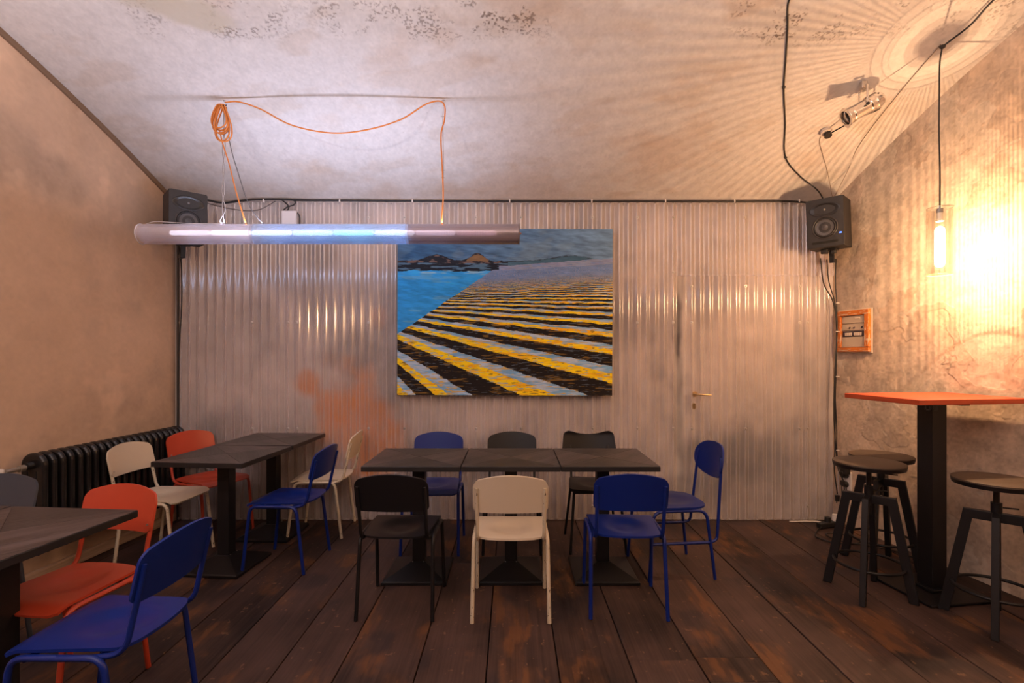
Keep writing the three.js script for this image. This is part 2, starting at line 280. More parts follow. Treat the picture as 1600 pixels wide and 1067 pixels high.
{
  const w = structure('wall_back');
  const pl = moved(box(6.4, 3.1, 0.25), 0, 1.5, -BACK - 0.02 - 0.125); profileUV(pl, (x, y) => [(x + 3.1) / 6, y / 3]); part('plaster', pl, backMat, w);
  const Z = -4.345, screw = (o, x, y) => part('screw', screwG, steel, o, [Math.round(x / PITCH) * PITCH, y, Z + 0.0185]);
  const sheets = [[-2.86, -1.85, 0.012, 2.735], [-1.875, -0.88, 0.012, 2.735], [-0.905, 0.12, 0.012, 2.735], [0.095, 1.105, 0.012, 2.735], [1.08, 1.425, 0.012, 2.735], [2.515, 2.75, 0.012, 2.735], [1.40, 2.76, 2.10, 2.735]];
  const cols = [[-2.83, -2.25, -1.89], [-1.86, -1.26, -0.92], [-0.89, -0.285, 0.08], [0.11, 0.70, 1.07], [1.40], [2.56], []];
  sheets.forEach(([x0, x1, y0, y1], i) => {
    const s = part('corrugated_sheet', corrugated(x0, x1, y0, y1, Z + (i % 2) * 0.002 + (i === 6 ? 0.002 : 0)), sheetMat, w);
    for (const x of cols[i]) for (const y of [2.60, 1.70, 0.795, 0.13]) screw(s, x, y);
    if (i === 6) for (const [x, y] of [[1.41, 2.60], [1.968, 2.60], [1.41, 2.13], [2.5, 2.60]]) screw(s, x, y);
  });
  // the door is clad with the same sheet
  const d = structure('door_1');
  const s = part('corrugated_sheet', corrugated(1.465, 2.515, 0.012, 2.11, Z + 0.014), sheetMat, d);
  for (const x of [1.50, 1.968, 2.44]) for (const y of [2.01, 1.70, 0.795]) if (!(x === 1.968 && y === 1.70)) part('screw', screwG, steel, s, [Math.round(x / PITCH) * PITCH, y, Z + 0.0315]);
  const brass = std([0.55, 0.40, 0.22], 0.3, { metalness: 1 });
  const h = part('handle', [sweep(rounded([[0, 0, -0.02], [0, 0, 0.05], [0.03, 0, 0.058], [0.12, -0.006, 0.058]], 0.02), 0.008, 10)], brass, d, [1.565, 1.087, Z + 0.012]);
  part('rose', moved(cyl(0.024, 0.024, 0.008, 20), 0, 0, 0, Math.PI / 2), brass, h);
  part('keyhole_plate', extrude(roundRect(0.026, 0.05, 0.012), 0.006, 0.001), brass, d, [1.555, 0.985, Z + 0.022]);
  // thin dark strip behind the left edge of the sheets
  part('dark_strip', box(0.014, 2.7, 0.02, 0.003), std([0.09, 0.065, 0.05], 0.8), structure('trim_2'), [-2.885, 1.37, -4.365]);
}

// ---------------------------------------------------------------- lamps
function hook(parent, at, r = 0.012) { const p = []; for (let i = 0; i <= 14; i++) { const a = -0.3 + 4.9 * i / 14; p.push(V(r * Math.sin(a), -0.022 - r * Math.cos(a) * 1.0 + r, 0)); } return part('hook', [sweep([V(0, 0.012, 0), V(0, -0.012, 0), ...p.slice(3)], 0.0022, 8), cyl(0.009, 0.009, 0.004, 12)], steel, parent, at); }
{ // glass pendant over the red table
  const L = [2.585, 0, -3.055], top = 2.309, bot = 1.907;
  const t = thing('pendant_lamp', 'clear smoked-glass cylinder pendant lamp with added tint lines and glowing bulb on a black cord over the red table', 'lamp', [L[0], top, L[2]]);
  const streakTintTex = textures(2048, 4, (u) => { const k = 0.5 + 0.5 * Math.cos(2 * Math.PI * u * 104); const q = 0.97 - 0.54 * Math.pow(1 - k, 1.1) * (0.45 + 0.55 * noise(u * 9, 4.2)); return [q, q * 0.975, q * 0.93]; });  // vertical tint lines added to the glass to throw streaks on vault and wall
  const glass = std(0xffffff, 0.04, { map: streakTintTex.map, transmission: 1, thickness: 0, ior: 1.5, side: THREE.DoubleSide });
  const shade = part('glass_shade', new THREE.CylinderGeometry(0.064, 0.064, top - bot, 96, 1, true), glass, t, [0, (bot - top) / 2, 0]);
  for (const y of [(top - bot) / 2, (bot - top) / 2]) { const rim = new THREE.TorusGeometry(0.064, 0.0013, 8, 64); rim.rotateX(Math.PI / 2); part('rim', rim, y > 0 ? std([0.05, 0.04, 0.03], 0.3) : std([0.8, 0.7, 0.5], 0.2, { transmission: 0.8, thickness: 0 }), shade, [0, y, 0]); }
  const cap = part('cap', [moved(cyl(0.016, 0.018, 0.03), 0, -0.018, 0), ...[0, 1, 2].map((k) => moved(sweep([[0, 0, 0], [0.063, 0, 0]], 0.0012, 6), 0, -0.004, 0, 0, k * 2.094))], std([0.12, 0.10, 0.085], 0.4), t);
  part('socket', moved(cyl(0.018, 0.020, 0.05), 0, -0.055, 0), std([0.5, 0.45, 0.38], 0.4), cap);
  const bulbG = new THREE.CapsuleGeometry(0.026, 0.20, 8, 24);
  part('bulb', bulbG, std([0.9, 0.85, 0.8], 0.4, { emissive: rgb(1, 0.82, 0.55), emissiveIntensity: 3.2 }), t, [0, -0.235, 0]);
  for (const y of [-0.215, -0.275, -0.33]) pointLight(LAMP.color, LAMP.each, [0, y, 0], 0.0005, t);
  part('cord', sweep(spline([[0, -0.004, 0], [0.001, 0.2, 0], [-0.006, 0.45, 0.002], [-0.003, 0.7, 0], [0.0, 0.88, 0], [0.014, 0.962, -0.002]], 50), 0.0042, 8), cableMat, t);
  const k = part('cord_clip', new THREE.SphereGeometry(0.012, 12, 10), cableMat, t, [0.016, 0.975, 0]); k.scale.set(1.5, 1, 1.2);
  // the cord goes on along the vault, out of the picture
  part('ceiling_cord', sweep(spline([[0.016, 0.975, 0], [0.04, 0.995, 0.04], [0.062, 1.018, 0.14], [0.068, 1.062, 0.245], [0.08, 1.10, 0.40], [0.12, 1.16, 0.7]], 30), 0.0055, 8), cableMat, t);
}
{ // long tube lamp
  const y0 = 2.249, z0 = -3.463, xa = -2.535, xb = 0.048, R = 0.068;
  const t = thing('tube_lamp', 'long silvery plastic tube lamp hanging level on wires before the corrugated wall', 'lamp', [(xa + xb) / 2, y0, z0]);
  const L = xb - xa, skin = (c, rough, metal, bump) => std(c, rough, { transmission: 0.85, thickness: 0, metalness: metal, ior: 1.5, side: THREE.DoubleSide, ...(bump ? { bumpMap: bump, bumpScale: 0.0022 } : {}) });
  const dimple = textures(256, 256, (u, v) => { const d = fbm(u * 34, v * 34, 2); return [1, 1, 1, d]; });
  const dots = textures(128, 128, (u, v) => { const d = Math.hypot(((u * 12) % 1) - 0.5, ((v * 12) % 1) - 0.5); return [1, 1, 1, d < 0.3 ? 0.9 : 0.4]; });
  dimple.bump.repeat.set(3, 6); dots.bump.repeat.set(4, 6);
  const secs = [[xa, -1.765, skin([0.80, 0.78, 0.86], 0.2, 0.62, dots.bump)], [-1.755, -0.715, skin([0.60, 0.74, 0.95], 0.16, 0.62, dimple.bump)], [-0.705, xb, skin([0.50, 0.43, 0.47], 0.2, 0.62, dots.bump)]];
  for (const [a, b, m] of secs) { const g = new THREE.CylinderGeometry(R, R, b - a, 48, 1, true); g.rotateZ(Math.PI / 2); part('tube_section', g, m, t, [(a + b) / 2 - (xa + xb) / 2, 0, 0]); }
  for (const x of [-1.76, -0.71]) { const g = new THREE.CylinderGeometry(R + 0.0015, R + 0.0015, 0.016, 48, 1, true); g.rotateZ(Math.PI / 2); part('joint_ring', g, skin([0.6, 0.6, 0.68], 0.25, 0.5), t, [x - (xa + xb) / 2, 0, 0]); }
  for (const [x, c] of [[xa, [0.75, 0.72, 0.78]], [xb, [0.16, 0.12, 0.12]]]) { const g = new THREE.TorusGeometry(R - 0.001, 0.004, 8, 48); g.rotateY(Math.PI / 2); const cap = part('end_ring', g, std(c, 0.3), t, [x - (xa + xb) / 2, 0, 0]); const disc = cyl(R - 0.004, R - 0.004, 0.006, 40); disc.rotateZ(Math.PI / 2); part('end_cap', disc, std(c.map((q) => q * 0.6), 0.5), cap, [x < -1 ? 0.02 : -0.02, 0, 0]); }
  const knob = part('end_screw', moved(cyl(0.006, 0.006, 0.02, 12), 0, 0, 0, 0, 0, Math.PI / 2), std([0.45, 0.2, 0.12], 0.4), t, [L / 2 + 0.006, 0.004, 0]);
  const cols = [[0.95, 0.92, 1.0], [1, 0.97, 1], [0.86, 0.92, 1], [0.62, 0.86, 1.0], [0.30, 0.95, 0.92], [0.78, 0.86, 1.0], [0.92, 0.80, 1.0], [0.95, 0.62, 0.78]];
  const inten = [0.9, 1.2, 1.3, 1.3, 1.2, 1.2, 0.8, 0.5], n = cols.length, from = -2.33, to = -0.10;
  for (let i = 0; i < n; i++) {
    const a = mix(from, to, i / n), len = (to - from) / n - 0.006, g = new THREE.CapsuleGeometry(0.017, len - 0.034, 6, 16); g.rotateZ(Math.PI / 2);
    part('light_rod', g, std([0.8, 0.8, 0.85], 0.4, { emissive: rgb(...cols[i]), emissiveIntensity: 2.1 * inten[i] }), t, [a + len / 2 - (xa + xb) / 2, 0.004, 0.02]);
    if (i < 7) pointLight(TUBE.color, TUBE.each * inten[i], [a + len / 2 - (xa + xb) / 2, 0.004, 0.02], 0.012, t);
  }
  { const l = new THREE.RectAreaLight(rgb(...TUBE.color), TUBE.up, 1.9, 0.05); l.position.set(-1.27 - (xa + xb) / 2, R + 0.008, 0); l.lookAt(l.position.clone().add(V(0, 1, 0))); t.add(l); }
  { const l = new THREE.RectAreaLight(rgb(...TUBE.color), TUBE.back, 1.9, 0.05); l.position.set(-1.27 - (xa + xb) / 2, -0.012, -R - 0.008); l.lookAt(l.position.clone().add(V(0, -0.25, -1))); t.add(l); }
  const wire = std([0.34, 0.30, 0.28], 0.5), X = (x) => x - (xa + xb) / 2, Y = (y) => y - y0;
  hook(t, [X(-1.973), Y(3.168), 0]); hook(t, [X(-0.47), Y(3.166), 0]);
  const up = Y(3.14);
  part('hanging_wire', sweep(spline([[X(-1.973), up, 0], [X(-1.975), 0.72, 0], [X(-1.962), 0.60, 0.004], [X(-1.982), 0.45, 0], [X(-1.972), 0.3, -0.004], [X(-1.985), 0.2, 0], [X(-1.97), R + 0.004, 0]], 50), 0.0024, 6), wire, t);
  part('hanging_wire', sweep(spline([[X(-1.973), up, 0.004], [X(-1.968), 0.72, 0.003], [X(-1.985), 0.58, 0], [X(-1.966), 0.44, 0.005], [X(-1.985), 0.3, 0.004], [X(-1.966), 0.16, 0], [X(-2.0), R + 0.02, 0], [X(-1.96), R + 0.002, 0.01]], 50), 0.002, 6), wire, t);
  part('hanging_wire', sweep(spline([[X(-0.47), up, 0], [X(-0.474), 0.75, 0], [X(-0.468), 0.5, 0.003], [X(-0.474), 0.25, 0], [X(-0.48), R, 0]], 30), 0.0022, 6), wire, t);
  for (const y of [0.80, 0.43, 0.38]) part('wire_tie', moved(sweep([[-0.012, 0.008, 0], [0, 0, 0.004], [0.012, 0.007, 0]], 0.0022, 6), X(-0.474), y, 0.004), wire, t);
  part('lamp_lead', sweep(spline([[X(-1.955), up - 0.02, 0.0], [X(-1.93), 0.62, 0.004], [X(-1.875), 0.42, 0.002], [X(-1.80), 0.2, 0], [X(-1.74), 0.11, 0], [X(-1.70), R, 0]], 40), 0.003, 6), std([0.10, 0.09, 0.09], 0.5), t);
  part('loose_wire', sweep(spline([[X(-2.49), R - 0.002, 0.02], [X(-2.45), R + 0.014, 0.01], [X(-2.36), R + 0.012, 0.01], [X(-2.2), R + 0.003, 0.01], [X(-2.05), R + 0.006, 0], [X(-1.97), R + 0.003, 0]], 40), 0.002, 6), std([0.7, 0.68, 0.66], 0.5), t);
}
{ // orange extension lead of the tube lamp: coil on the left hook, swag to the right hook, down to the tube
  const m = std([0.62, 0.20, 0.035], 0.5), z = -3.455;
  const t = thing('extension_cord', 'orange extension cord coiled on a ceiling hook and swagged to the tube lamp', 'cord', [-1.973, 3.155, z]);
  const pts = [];
  const loop = (w, h, dx, dz) => { for (let i = 0; i <= 14; i++) { const a = 2 * Math.PI * i / 14; pts.push(V(dx + w * Math.sin(a) * (0.25 + 0.75 * (1 - Math.cos(a)) / 2) * 1.25, -0.03 - h * (1 - Math.cos(a)) / 2 , dz + 0.006 * Math.sin(a * 2))); } };
  loop(-0.055, 0.17, -0.01, 0.004); loop(-0.062, 0.19, -0.015, 0.01); loop(0.05, 0.20, -0.005, 0.014); loop(-0.06, 0.16, -0.02, 0.018); loop(0.058, 0.25, 0.012, 0.012); loop(-0.058, 0.245, -0.004, 0.006);
  part('coil', sweep(spline(pts, 360), 0.0052, 7), m, t);
  part('swag', sweep(spline([[0.02, -0.012, 0.01], [0.10, -0.008, 0.012], [0.25, -0.055, 0.015], [0.47, -0.17, 0.02], [0.75, -0.225, 0.02], [0.98, -0.205, 0.02], [1.22, -0.13, 0.015], [1.40, -0.02, 0.012], [1.485, -0.005, 0.01], [1.512, -0.03, 0.008], [1.512, -0.13, 0.006], [1.49, -0.22, 0.006], [1.497, -0.45, 0.004], [1.503, -0.65, 0], [1.494, -0.82, 0], [1.497, -0.842, -0.004]], 120), 0.005, 8), m, t);
  part('drop', sweep(spline([[-0.02, -0.2, 0.01], [0.0, -0.29, 0.008], [0.04, -0.42, 0.006], [0.09, -0.62, 0.004], [0.13, -0.76, 0], [0.155, -0.842, -0.004]], 40), 0.0045, 8), m, t);
  part('tie', sweep([[-0.025, -0.035, 0.012], [0, -0.038, 0.016], [0.03, -0.032, 0.012]], 0.004, 6), cableMat, t);
}
{ // unseen metal bowls behind the camera, placed to light the vault
  const first = thing('unseen_bowl_lamp', 'unseen dark metal bowl uplighter on a rod, placed to light the vault, left of the room behind the camera', 'lamp', [-1.9, 2.35, 0.7]);
  const bowl = new THREE.LatheGeometry([[0.001, -0.11], [0.06, -0.10], [0.12, -0.06], [0.16, 0.0], [0.163, 0.004], [0.158, 0.002], [0.118, -0.055], [0.06, -0.092], [0.001, -0.10]].map(([x, y]) => new THREE.Vector2(x, y)), 48);
  part('bowl', bowl, std([0.10, 0.08, 0.07], 0.4, { metalness: 0.7, side: THREE.DoubleSide }), first);
  part('bulb', new THREE.SphereGeometry(0.045, 20, 14), std([0.95, 0.9, 0.8], 0.4, { emissive: rgb(1, 0.8, 0.6), emissiveIntensity: 3 }), first, [0, -0.03, 0]);
  part('rod', sweep([[0, 0.012, 0], [0, 1.36, 0]], 0.005, 6), blackMetal, first);
  const second = copy(first, [0.2, 2.35, 1.2], 0, 'unseen dark metal bowl uplighter on a rod, placed to light the vault, middle of the room behind the camera');
  const third = copy(first, [2.3, 2.35, 0.7], 0, 'unseen dark metal bowl uplighter on a rod, placed to light the vault, right of the room behind the camera');
  for (const [o, L] of [[first, UNSEEN_COOL], [second, UNSEEN_BOWL], [third, UNSEEN_BOWL]]) pointLight(L.color, L.each, [0, -0.03, 0], 0.04, o);
}

// ---------------------------------------------------------------- painting
{
  const tex = textures(1024, 792, (u, v) => {
    const X = 80 + 1188 * u, Yp = 68 + 917 * (1 - v), wob = (fbm(X / 60, Yp / 25, 3) - 0.5) * 10, x = X, y = Yp + wob;
    const st = fbm(X / 90 + Yp / 40, Yp / 14 - X / 60, 4), fine = fbm(X / 30, Yp / 4, 3);
    const hillL = 300 - 0.0 * x, horizon = x < 640 ? 300 + 14 * (fbm(X / 40, 3, 3) - 0.5) : mix(275, 228, (x - 640) / 625);
    const edgeX = 640 - (y - 273) / 0.673;
    let c;
    if (y < horizon && !(x > 640 && y > horizon)) {                       // sky, then hills above the sea
      const t = clamp((x - 80) / 1188), a = [mix(0.022, 0.15, t), mix(0.11, 0.27, t), mix(0.27, 0.44, t)], k = 0.45 + 1.1 * st;
      c = a.map((q) => q * k); const pale = smooth(0.5, 0.72, fbm(X / 130 - Yp / 90, Yp / 60 + X / 120, 4)) * mix(0.35, 0.7, t); c = [mix(c[0], 0.24, pale * 0.5), mix(c[1], 0.34, pale * 0.5), mix(c[2], 0.40, pale * 0.5)];
      const ridge = x < 660 ? 246 - 34 * Math.exp(-(((x - 300) / 70) ** 2)) - 44 * Math.exp(-(((x - 520) / 48) ** 2)) + 10 * (fbm(X / 25, 8, 3) - 0.5) : 250 - 26 * Math.exp(-(((x - 1020) / 120) ** 2)) - (x - 660) * 0.025;
      if (y > ridge && x < 690) { const q = fbm(X / 30, Yp / 12, 4), d = smooth(0.40, 0.6, q); c = [mix(0.16, 0.012, d), mix(0.11, 0.016, d), mix(0.10, 0.03, d)]; if (Math.abs(x - 520) < 60 && y < 248 && y > ridge + 6) c = [0.22, 0.14, 0.075]; if (y > 258) { const b = smooth(0.5, 0.62, fbm(X / 60, Yp / 10 + 40, 3)); c = [mix(0.008, 0.08, b), mix(0.012, 0.17, b), mix(0.025, 0.28, b)]; } }
      else if (y > ridge) c = [0.035 + 0.05 * st, 0.10 + 0.08 * st, 0.17 + 0.1 * st];
      if (Math.abs(y - ridge) < 5 && x < 1150) { const w = 0.75 * smooth(0.3, 0.6, fbm(X / 18, Yp / 5, 3)) * smooth(5, 1, Math.abs(y - ridge)); c = c.map((q) => mix(q, 0.012, w)); }
    } else if (x < edgeX && y < 760) {                                        // sea
      const k = 0.7 + 0.65 * st, t = clamp((y - 300) / 330); c = [mix(0.03, 0.025, t) * k, mix(0.36, 0.28, t) * k, mix(0.88, 0.70, t) * k];
      const foam = smooth(0.55, 0.75, fbm(X / 80, Yp / 12 + 60, 4)) * smooth(345, 300, y); c = [mix(c[0], 0.30, foam), mix(c[1], 0.55, foam), mix(c[2], 0.75, foam)];
      const lt = smooth(0.6, 0.75, fbm(X / 120 - Yp / 80, Yp / 20, 4)); c = [mix(c[0], 0.16, lt * 0.5), mix(c[1], 0.42, lt * 0.5), mix(c[2], 0.62, lt * 0.5)];
    } else {                                                                  // yellow-edged steps
      const Ly = (k) => k >= 0 ? 273 + 2696 / (k + 6.15) : 711 + 62 * k * (k < -1 ? 0.7 : 1) * (k < 0 ? 1 : 1) * -0.0 - 30 * -k * 0 + 61 * 0 + 20 * k, Ry = (k) => k >= 0 ? 235 + 2284 / (k + 1.64) : 1628 - 560 * k;
      const F = (k) => { const ly = Ly(k), lx = k >= 0 ? 640 - (ly - 273) / 0.673 : -11 + 124 * k; return ly + (Ry(k) - ly) * (x - lx) / (1265 - lx); };
      let lo = -4, hi = 90; for (let i = 0; i < 26; i++) { const m = (lo + hi) / 2; if (F(m) > y) lo = m; else hi = m; }
      const kk = lo, n = Math.ceil(kk), t = n - kk + (fine - 0.5) * 0.05, far = smooth(8, 34, kk), patchy = fbm(X / 70 + n * 13, Yp / 9, 4), py = fbm(X / 40 + n * 7, Yp / 5, 3);
      if (t < 0.30) { const o = smooth(0.45, 0.75, patchy); c = [mix(0.90, 0.84, o), mix(0.64, 0.42, o), mix(0.004, 0.010, o)]; if (py > 0.66) c = [0.35, 0.42, 0.48]; if (py < 0.27) c = [0.25, 0.16, 0.03]; }
      else if (t < 0.76) { c = [0.010, 0.006, 0.006]; const q = smooth(0.60, 0.72, patchy) * 0.6; c = [mix(c[0], 0.30, q), mix(c[1], 0.17, q), mix(c[2], 0.03, q)]; if (py > 0.70) c = [0.07, 0.09, 0.12]; }
      else { const q = smooth(0.35, 0.65, patchy); c = [mix(0.18, 0.44, q), mix(0.38, 0.54, q), mix(0.62, 0.68, q)]; if (py > 0.64) c = [0.60, 0.40, 0.12]; }
      const haze = [0.11 + 0.08 * st, 0.21 + 0.10 * st, 0.46 + 0.16 * st], sharp = far * 0.86; c = c.map((q, i) => mix(q, haze[i], sharp));
    }
    const k = 0.86 + 0.36 * fine; c = c.map((q) => q * k);
    return [...c, fine * 0.7 + st * 0.3];
  }, THREE.ClampToEdgeWrapping);
  const W = 1.825, H = 1.414, t = thing('painting', 'large unframed canvas painting of yellow-edged black steps beside a blue sea', 'painting', [-0.06, 1.787, -4.309]);
  t.rotation.z = -0.003;
  const face = new THREE.PlaneGeometry(W, H, 1, 1); face.translate(0, 0, 0.0165);
  part('canvas_sides', box(W, H, 0.032, 0.003), std([0.07, 0.075, 0.09], 0.8), t);
  part('painted_canvas', face, std(0xffffff, 0.6, { map: tex.map, bumpMap: tex.bump, bumpScale: 0.001, specularIntensity: 0.45 }), t);
}

// ---------------------------------------------------------------- chairs
function legChair(root, frameMat, woodM, seatM) {
  const r = 0.011;
  for (const s of [-1, 1]) {
    const x = s * 0.198, fx = s * 0.205;
    part('leg', sweep(rounded([[fx, 0.004, 0.205], [x, 0.436, 0.155], [x, 0.436, 0.0]], 0.05), r), frameMat, root);
    part('leg', sweep(rounded([[fx, 0.004, -0.205], [x, 0.436, -0.15], [x, 0.436, 0.0]], 0.05), r), frameMat, root);
    part('back_post', sweep(rounded([[s * 0.176, 0.735, -0.272], [s * 0.176, 0.44, -0.205], [s * 0.178, 0.425, -0.10], [s * 0.178, 0.425, 0.12]], 0.055), 0.010), frameMat, root);
  }
  part('stretcher', sweep([[-0.198, 0.428, -0.12], [0.198, 0.428, -0.12]], 0.009, 8), frameMat, root);
  part('stretcher', sweep([[-0.198, 0.428, 0.11], [0.198, 0.428, 0.11]], 0.009, 8), frameMat, root);
  const seat = part('seat', slab(22, 22, (u, v) => {
    const a = 2 * u - 1, w = mix(0.172, 0.194, v) - corner(v * 0.39, 0.05) - corner((1 - v) * 0.39, 0.03), z = -0.212 + 0.41 * v - 0.012 * (1 - a * a) * (v < 0.5 ? 1 - 2 * v : 0) + 0.006 * (1 - a * a) * v;
    const d = Math.hypot(a / 0.72, (v - 0.42) / 0.36);
    return [-a * w, 0.452 - 0.016 * smooth(1.0, 0.3, d) - 0.02 * smooth(0.86, 1.0, v) * 1.0, z];
  }, 0.011), seatM ?? woodM, root);
  const back = part('backrest', slab(24, 18, (u, v) => {
    const a = 2 * u - 1, hh = 0.198, w = 0.194 - corner(v * hh, 0.03) - corner((1 - v) * hh, 0.06), top = 0.018 * (1 - a * a);
    const y = 0.602 + (hh - 0.012 + top) * v, lean = -0.235 - (y - 0.585) * 0.23;
    return [a * w, y, lean + 0.012 - 0.028 * (1 - (a * w / 0.2) ** 2)];
  }, 0.010), woodM, root);
  for (const s of [-1, 1]) part('screw', moved(cyl(0.005, 0.005, 0.004, 10), s * 0.172, 0.64, -0.232, Math.PI / 2), steel, back);
  return root;
}
const BLUE = std([0.004, 0.017, 0.155], 0.38, { specularIntensity: 0.6 }), BLUEF = std([0.004, 0.016, 0.15], 0.34, { specularIntensity: 0.7 }), BLACK = std([0.007, 0.006, 0.007], 0.42, { specularIntensity: 0.7 }), CREAM = paint([0.60, 0.50, 0.37], 0.42), CREAMF = paint([0.60, 0.50, 0.36], 0.42, true), RED = paint([0.46, 0.052, 0.020], 0.38), SLATE = paint([0.050, 0.056, 0.072], 0.42);
const PI = Math.PI;
const blue0 = legChair(thing('school_chair', 'blue chair seen from behind at the right end of the middle table row', 'chair', [0.638, 0, -2.911], PI - 0.05), BLUEF, BLUE);
copy(blue0, [-0.583, 0, -3.77], 0.0, 'blue chair facing us behind the left end of the middle table row');
copy(blue0, [-1.54, 0, -3.48], -PI / 2 - 0.05, 'blue chair on the near right side of the table pair by the radiator');
copy(blue0, [-1.475, 0, -1.84], -PI / 2 - 0.01, 'blue chair in the left foreground, nearest to us');
const black0 = legChair(thing('school_chair', 'black chair seen from behind at the left end of the middle table row', 'chair', [-0.625, 0, -2.90], PI - 0.02), BLACK, BLACK);
copy(black0, [0, 0, -3.78], 0.0, 'black chair with a straight-topped back, behind the middle of the table row');
const cream0 = legChair(thing('school_chair', 'cream chair seen from behind at the middle of the table row', 'chair', [-0.007, 0, -2.876], PI + 0.0), CREAMF, CREAM);
copy(cream0, [-2.42, 0, -3.54], PI / 2 - 0.05, 'cream chair standing in front of the black radiator');
copy(cream0, [-1.535, 0, -4.10], -PI / 2 + 0.06, 'cream chair by the orange stain on the corrugated wall');
const red0 = legChair(thing('school_chair', 'red chair in the left foreground behind the near table', 'chair', [-1.885, 0, -2.125], -0.15), RED, RED);
copy(red0, [-2.37, 0, -4.0], PI / 2 - 0.42, 'red chair in the far left corner beside the radiator end');
legChair(thing('school_chair', 'slate grey chair at the left edge of the picture, by the wall', 'chair', [-2.62, 0, -2.33], 0.05), SLATE, SLATE);
{ // black bistro chair with a flared back
  const t = thing('bistro_chair', 'black chair with a flared, dipped-top back behind the right end of the table row', 'chair', [0.615, 0, -3.79], 0.0), m = BLACK;
  for (const s of [-1, 1]) {
    part('leg', sweep([[s * 0.20, 0.004, 0.20], [s * 0.165, 0.43, 0.13]], 0.010), m, t);
    part('leg', sweep([[s * 0.195, 0.004, -0.22], [s * 0.155, 0.43, -0.14]], 0.010), m, t);
    part('back_post', sweep(rounded([[s * 0.15, 0.70, -0.262], [s * 0.145, 0.45, -0.20], [s * 0.15, 0.425, -0.08]], 0.04), 0.009), m, t);
  }
  part('seat_frame', [sweep([[-0.165, 0.424, 0.13], [0.165, 0.424, 0.13]], 0.009), sweep([[-0.155, 0.424, -0.14], [0.155, 0.424, -0.14]], 0.009), sweep([[-0.165, 0.424, 0.13], [-0.155, 0.424, -0.14]], 0.009), sweep([[0.165, 0.424, 0.13], [0.155, 0.424, -0.14]], 0.009)], m, t);
  part('seat', slab(20, 20, (u, v) => { const a = 2 * u - 1, w = mix(0.165, 0.212, v) - corner(v * 0.4, 0.06) - corner((1 - v) * 0.4, 0.07); return [-a * w, 0.452 - 0.012 * smooth(1, 0.3, Math.hypot(a / 0.75, (v - 0.42) / 0.4)) + 0.006 * a * a, -0.19 + 0.4 * v]; }, 0.018), m, t);
  part('backrest', slab(26, 16, (u, v) => { const a = 2 * u - 1, w = mix(0.222, 0.198, v) - corner((1 - v) * 0.2, 0.035) - corner(v * 0.2, 0.03), y = 0.605 + 0.2 * v + v * (0.040 * Math.abs(a) ** 2 * (Math.abs(a) > 0.8 ? 1 - (Math.abs(a) - 0.8) * 1.2 : 1) - 0.022); return [a * w, y, -0.215 - (y - 0.6) * 0.25 - 0.045 * (1 - a * a)]; }, 0.010), m, t);
}
{ // blue chair with an oval back
  const t = thing('oval_back_chair', 'blue chair with an oval back, facing left at the right end of the table row', 'chair', [1.05, 0, -3.38], -PI / 2 + 0.1);
  for (const s of [-1, 1]) {
    part('leg', sweep(rounded([[s * 0.205, 0.004, 0.215], [s * 0.19, 0.435, 0.18], [s * 0.185, 0.435, 0.0]], 0.06), 0.010), BLUEF, t);
    part('leg', sweep(rounded([[s * 0.205, 0.004, -0.215], [s * 0.19, 0.435, -0.165], [s * 0.185, 0.435, 0.0]], 0.06), 0.010), BLUEF, t);
    part('back_post', sweep(rounded([[s * 0.15, 0.76, -0.285], [s * 0.165, 0.66, -0.275], [s * 0.19, 0.245, -0.235], [s * 0.197, 0.235, -0.18], [s * 0.197, 0.235, 0.195]], 0.045), 0.0095), BLUEF, t);
  }
  part('stretcher', sweep([[-0.187, 0.432, 0.1], [0.187, 0.432, 0.1]], 0.009), BLUEF, t);
  part('stretcher', sweep([[-0.187, 0.432, -0.1], [0.187, 0.432, -0.1]], 0.009), BLUEF, t);
  part('seat', slab(22, 22, (u, v) => { const a = 2 * u - 1, w = 0.195 - corner(v * 0.38, 0.12) - corner((1 - v) * 0.38, 0.07); return [-a * w, 0.453 - 0.01 * smooth(1, 0.3, Math.hypot(a / 0.75, (v - 0.45) / 0.4)) - 0.012 * smooth(0.85, 1, v), -0.2 + 0.39 * v]; }, 0.012), BLUE, t);
  part('backrest', slab(22, 26, (u, v) => { const a = 2 * u - 1, w = 0.19 * Math.pow(Math.max(0, 1 - Math.abs(2 * v - 1) ** 2.3), 1 / 2.3) + 0.002, y = 0.605 + 0.235 * v; return [a * w, y, -0.255 - (y - 0.6) * 0.14 - 0.04 * (1 - (a * w / 0.19) ** 2)]; }, 0.010), BLUE, t);
}

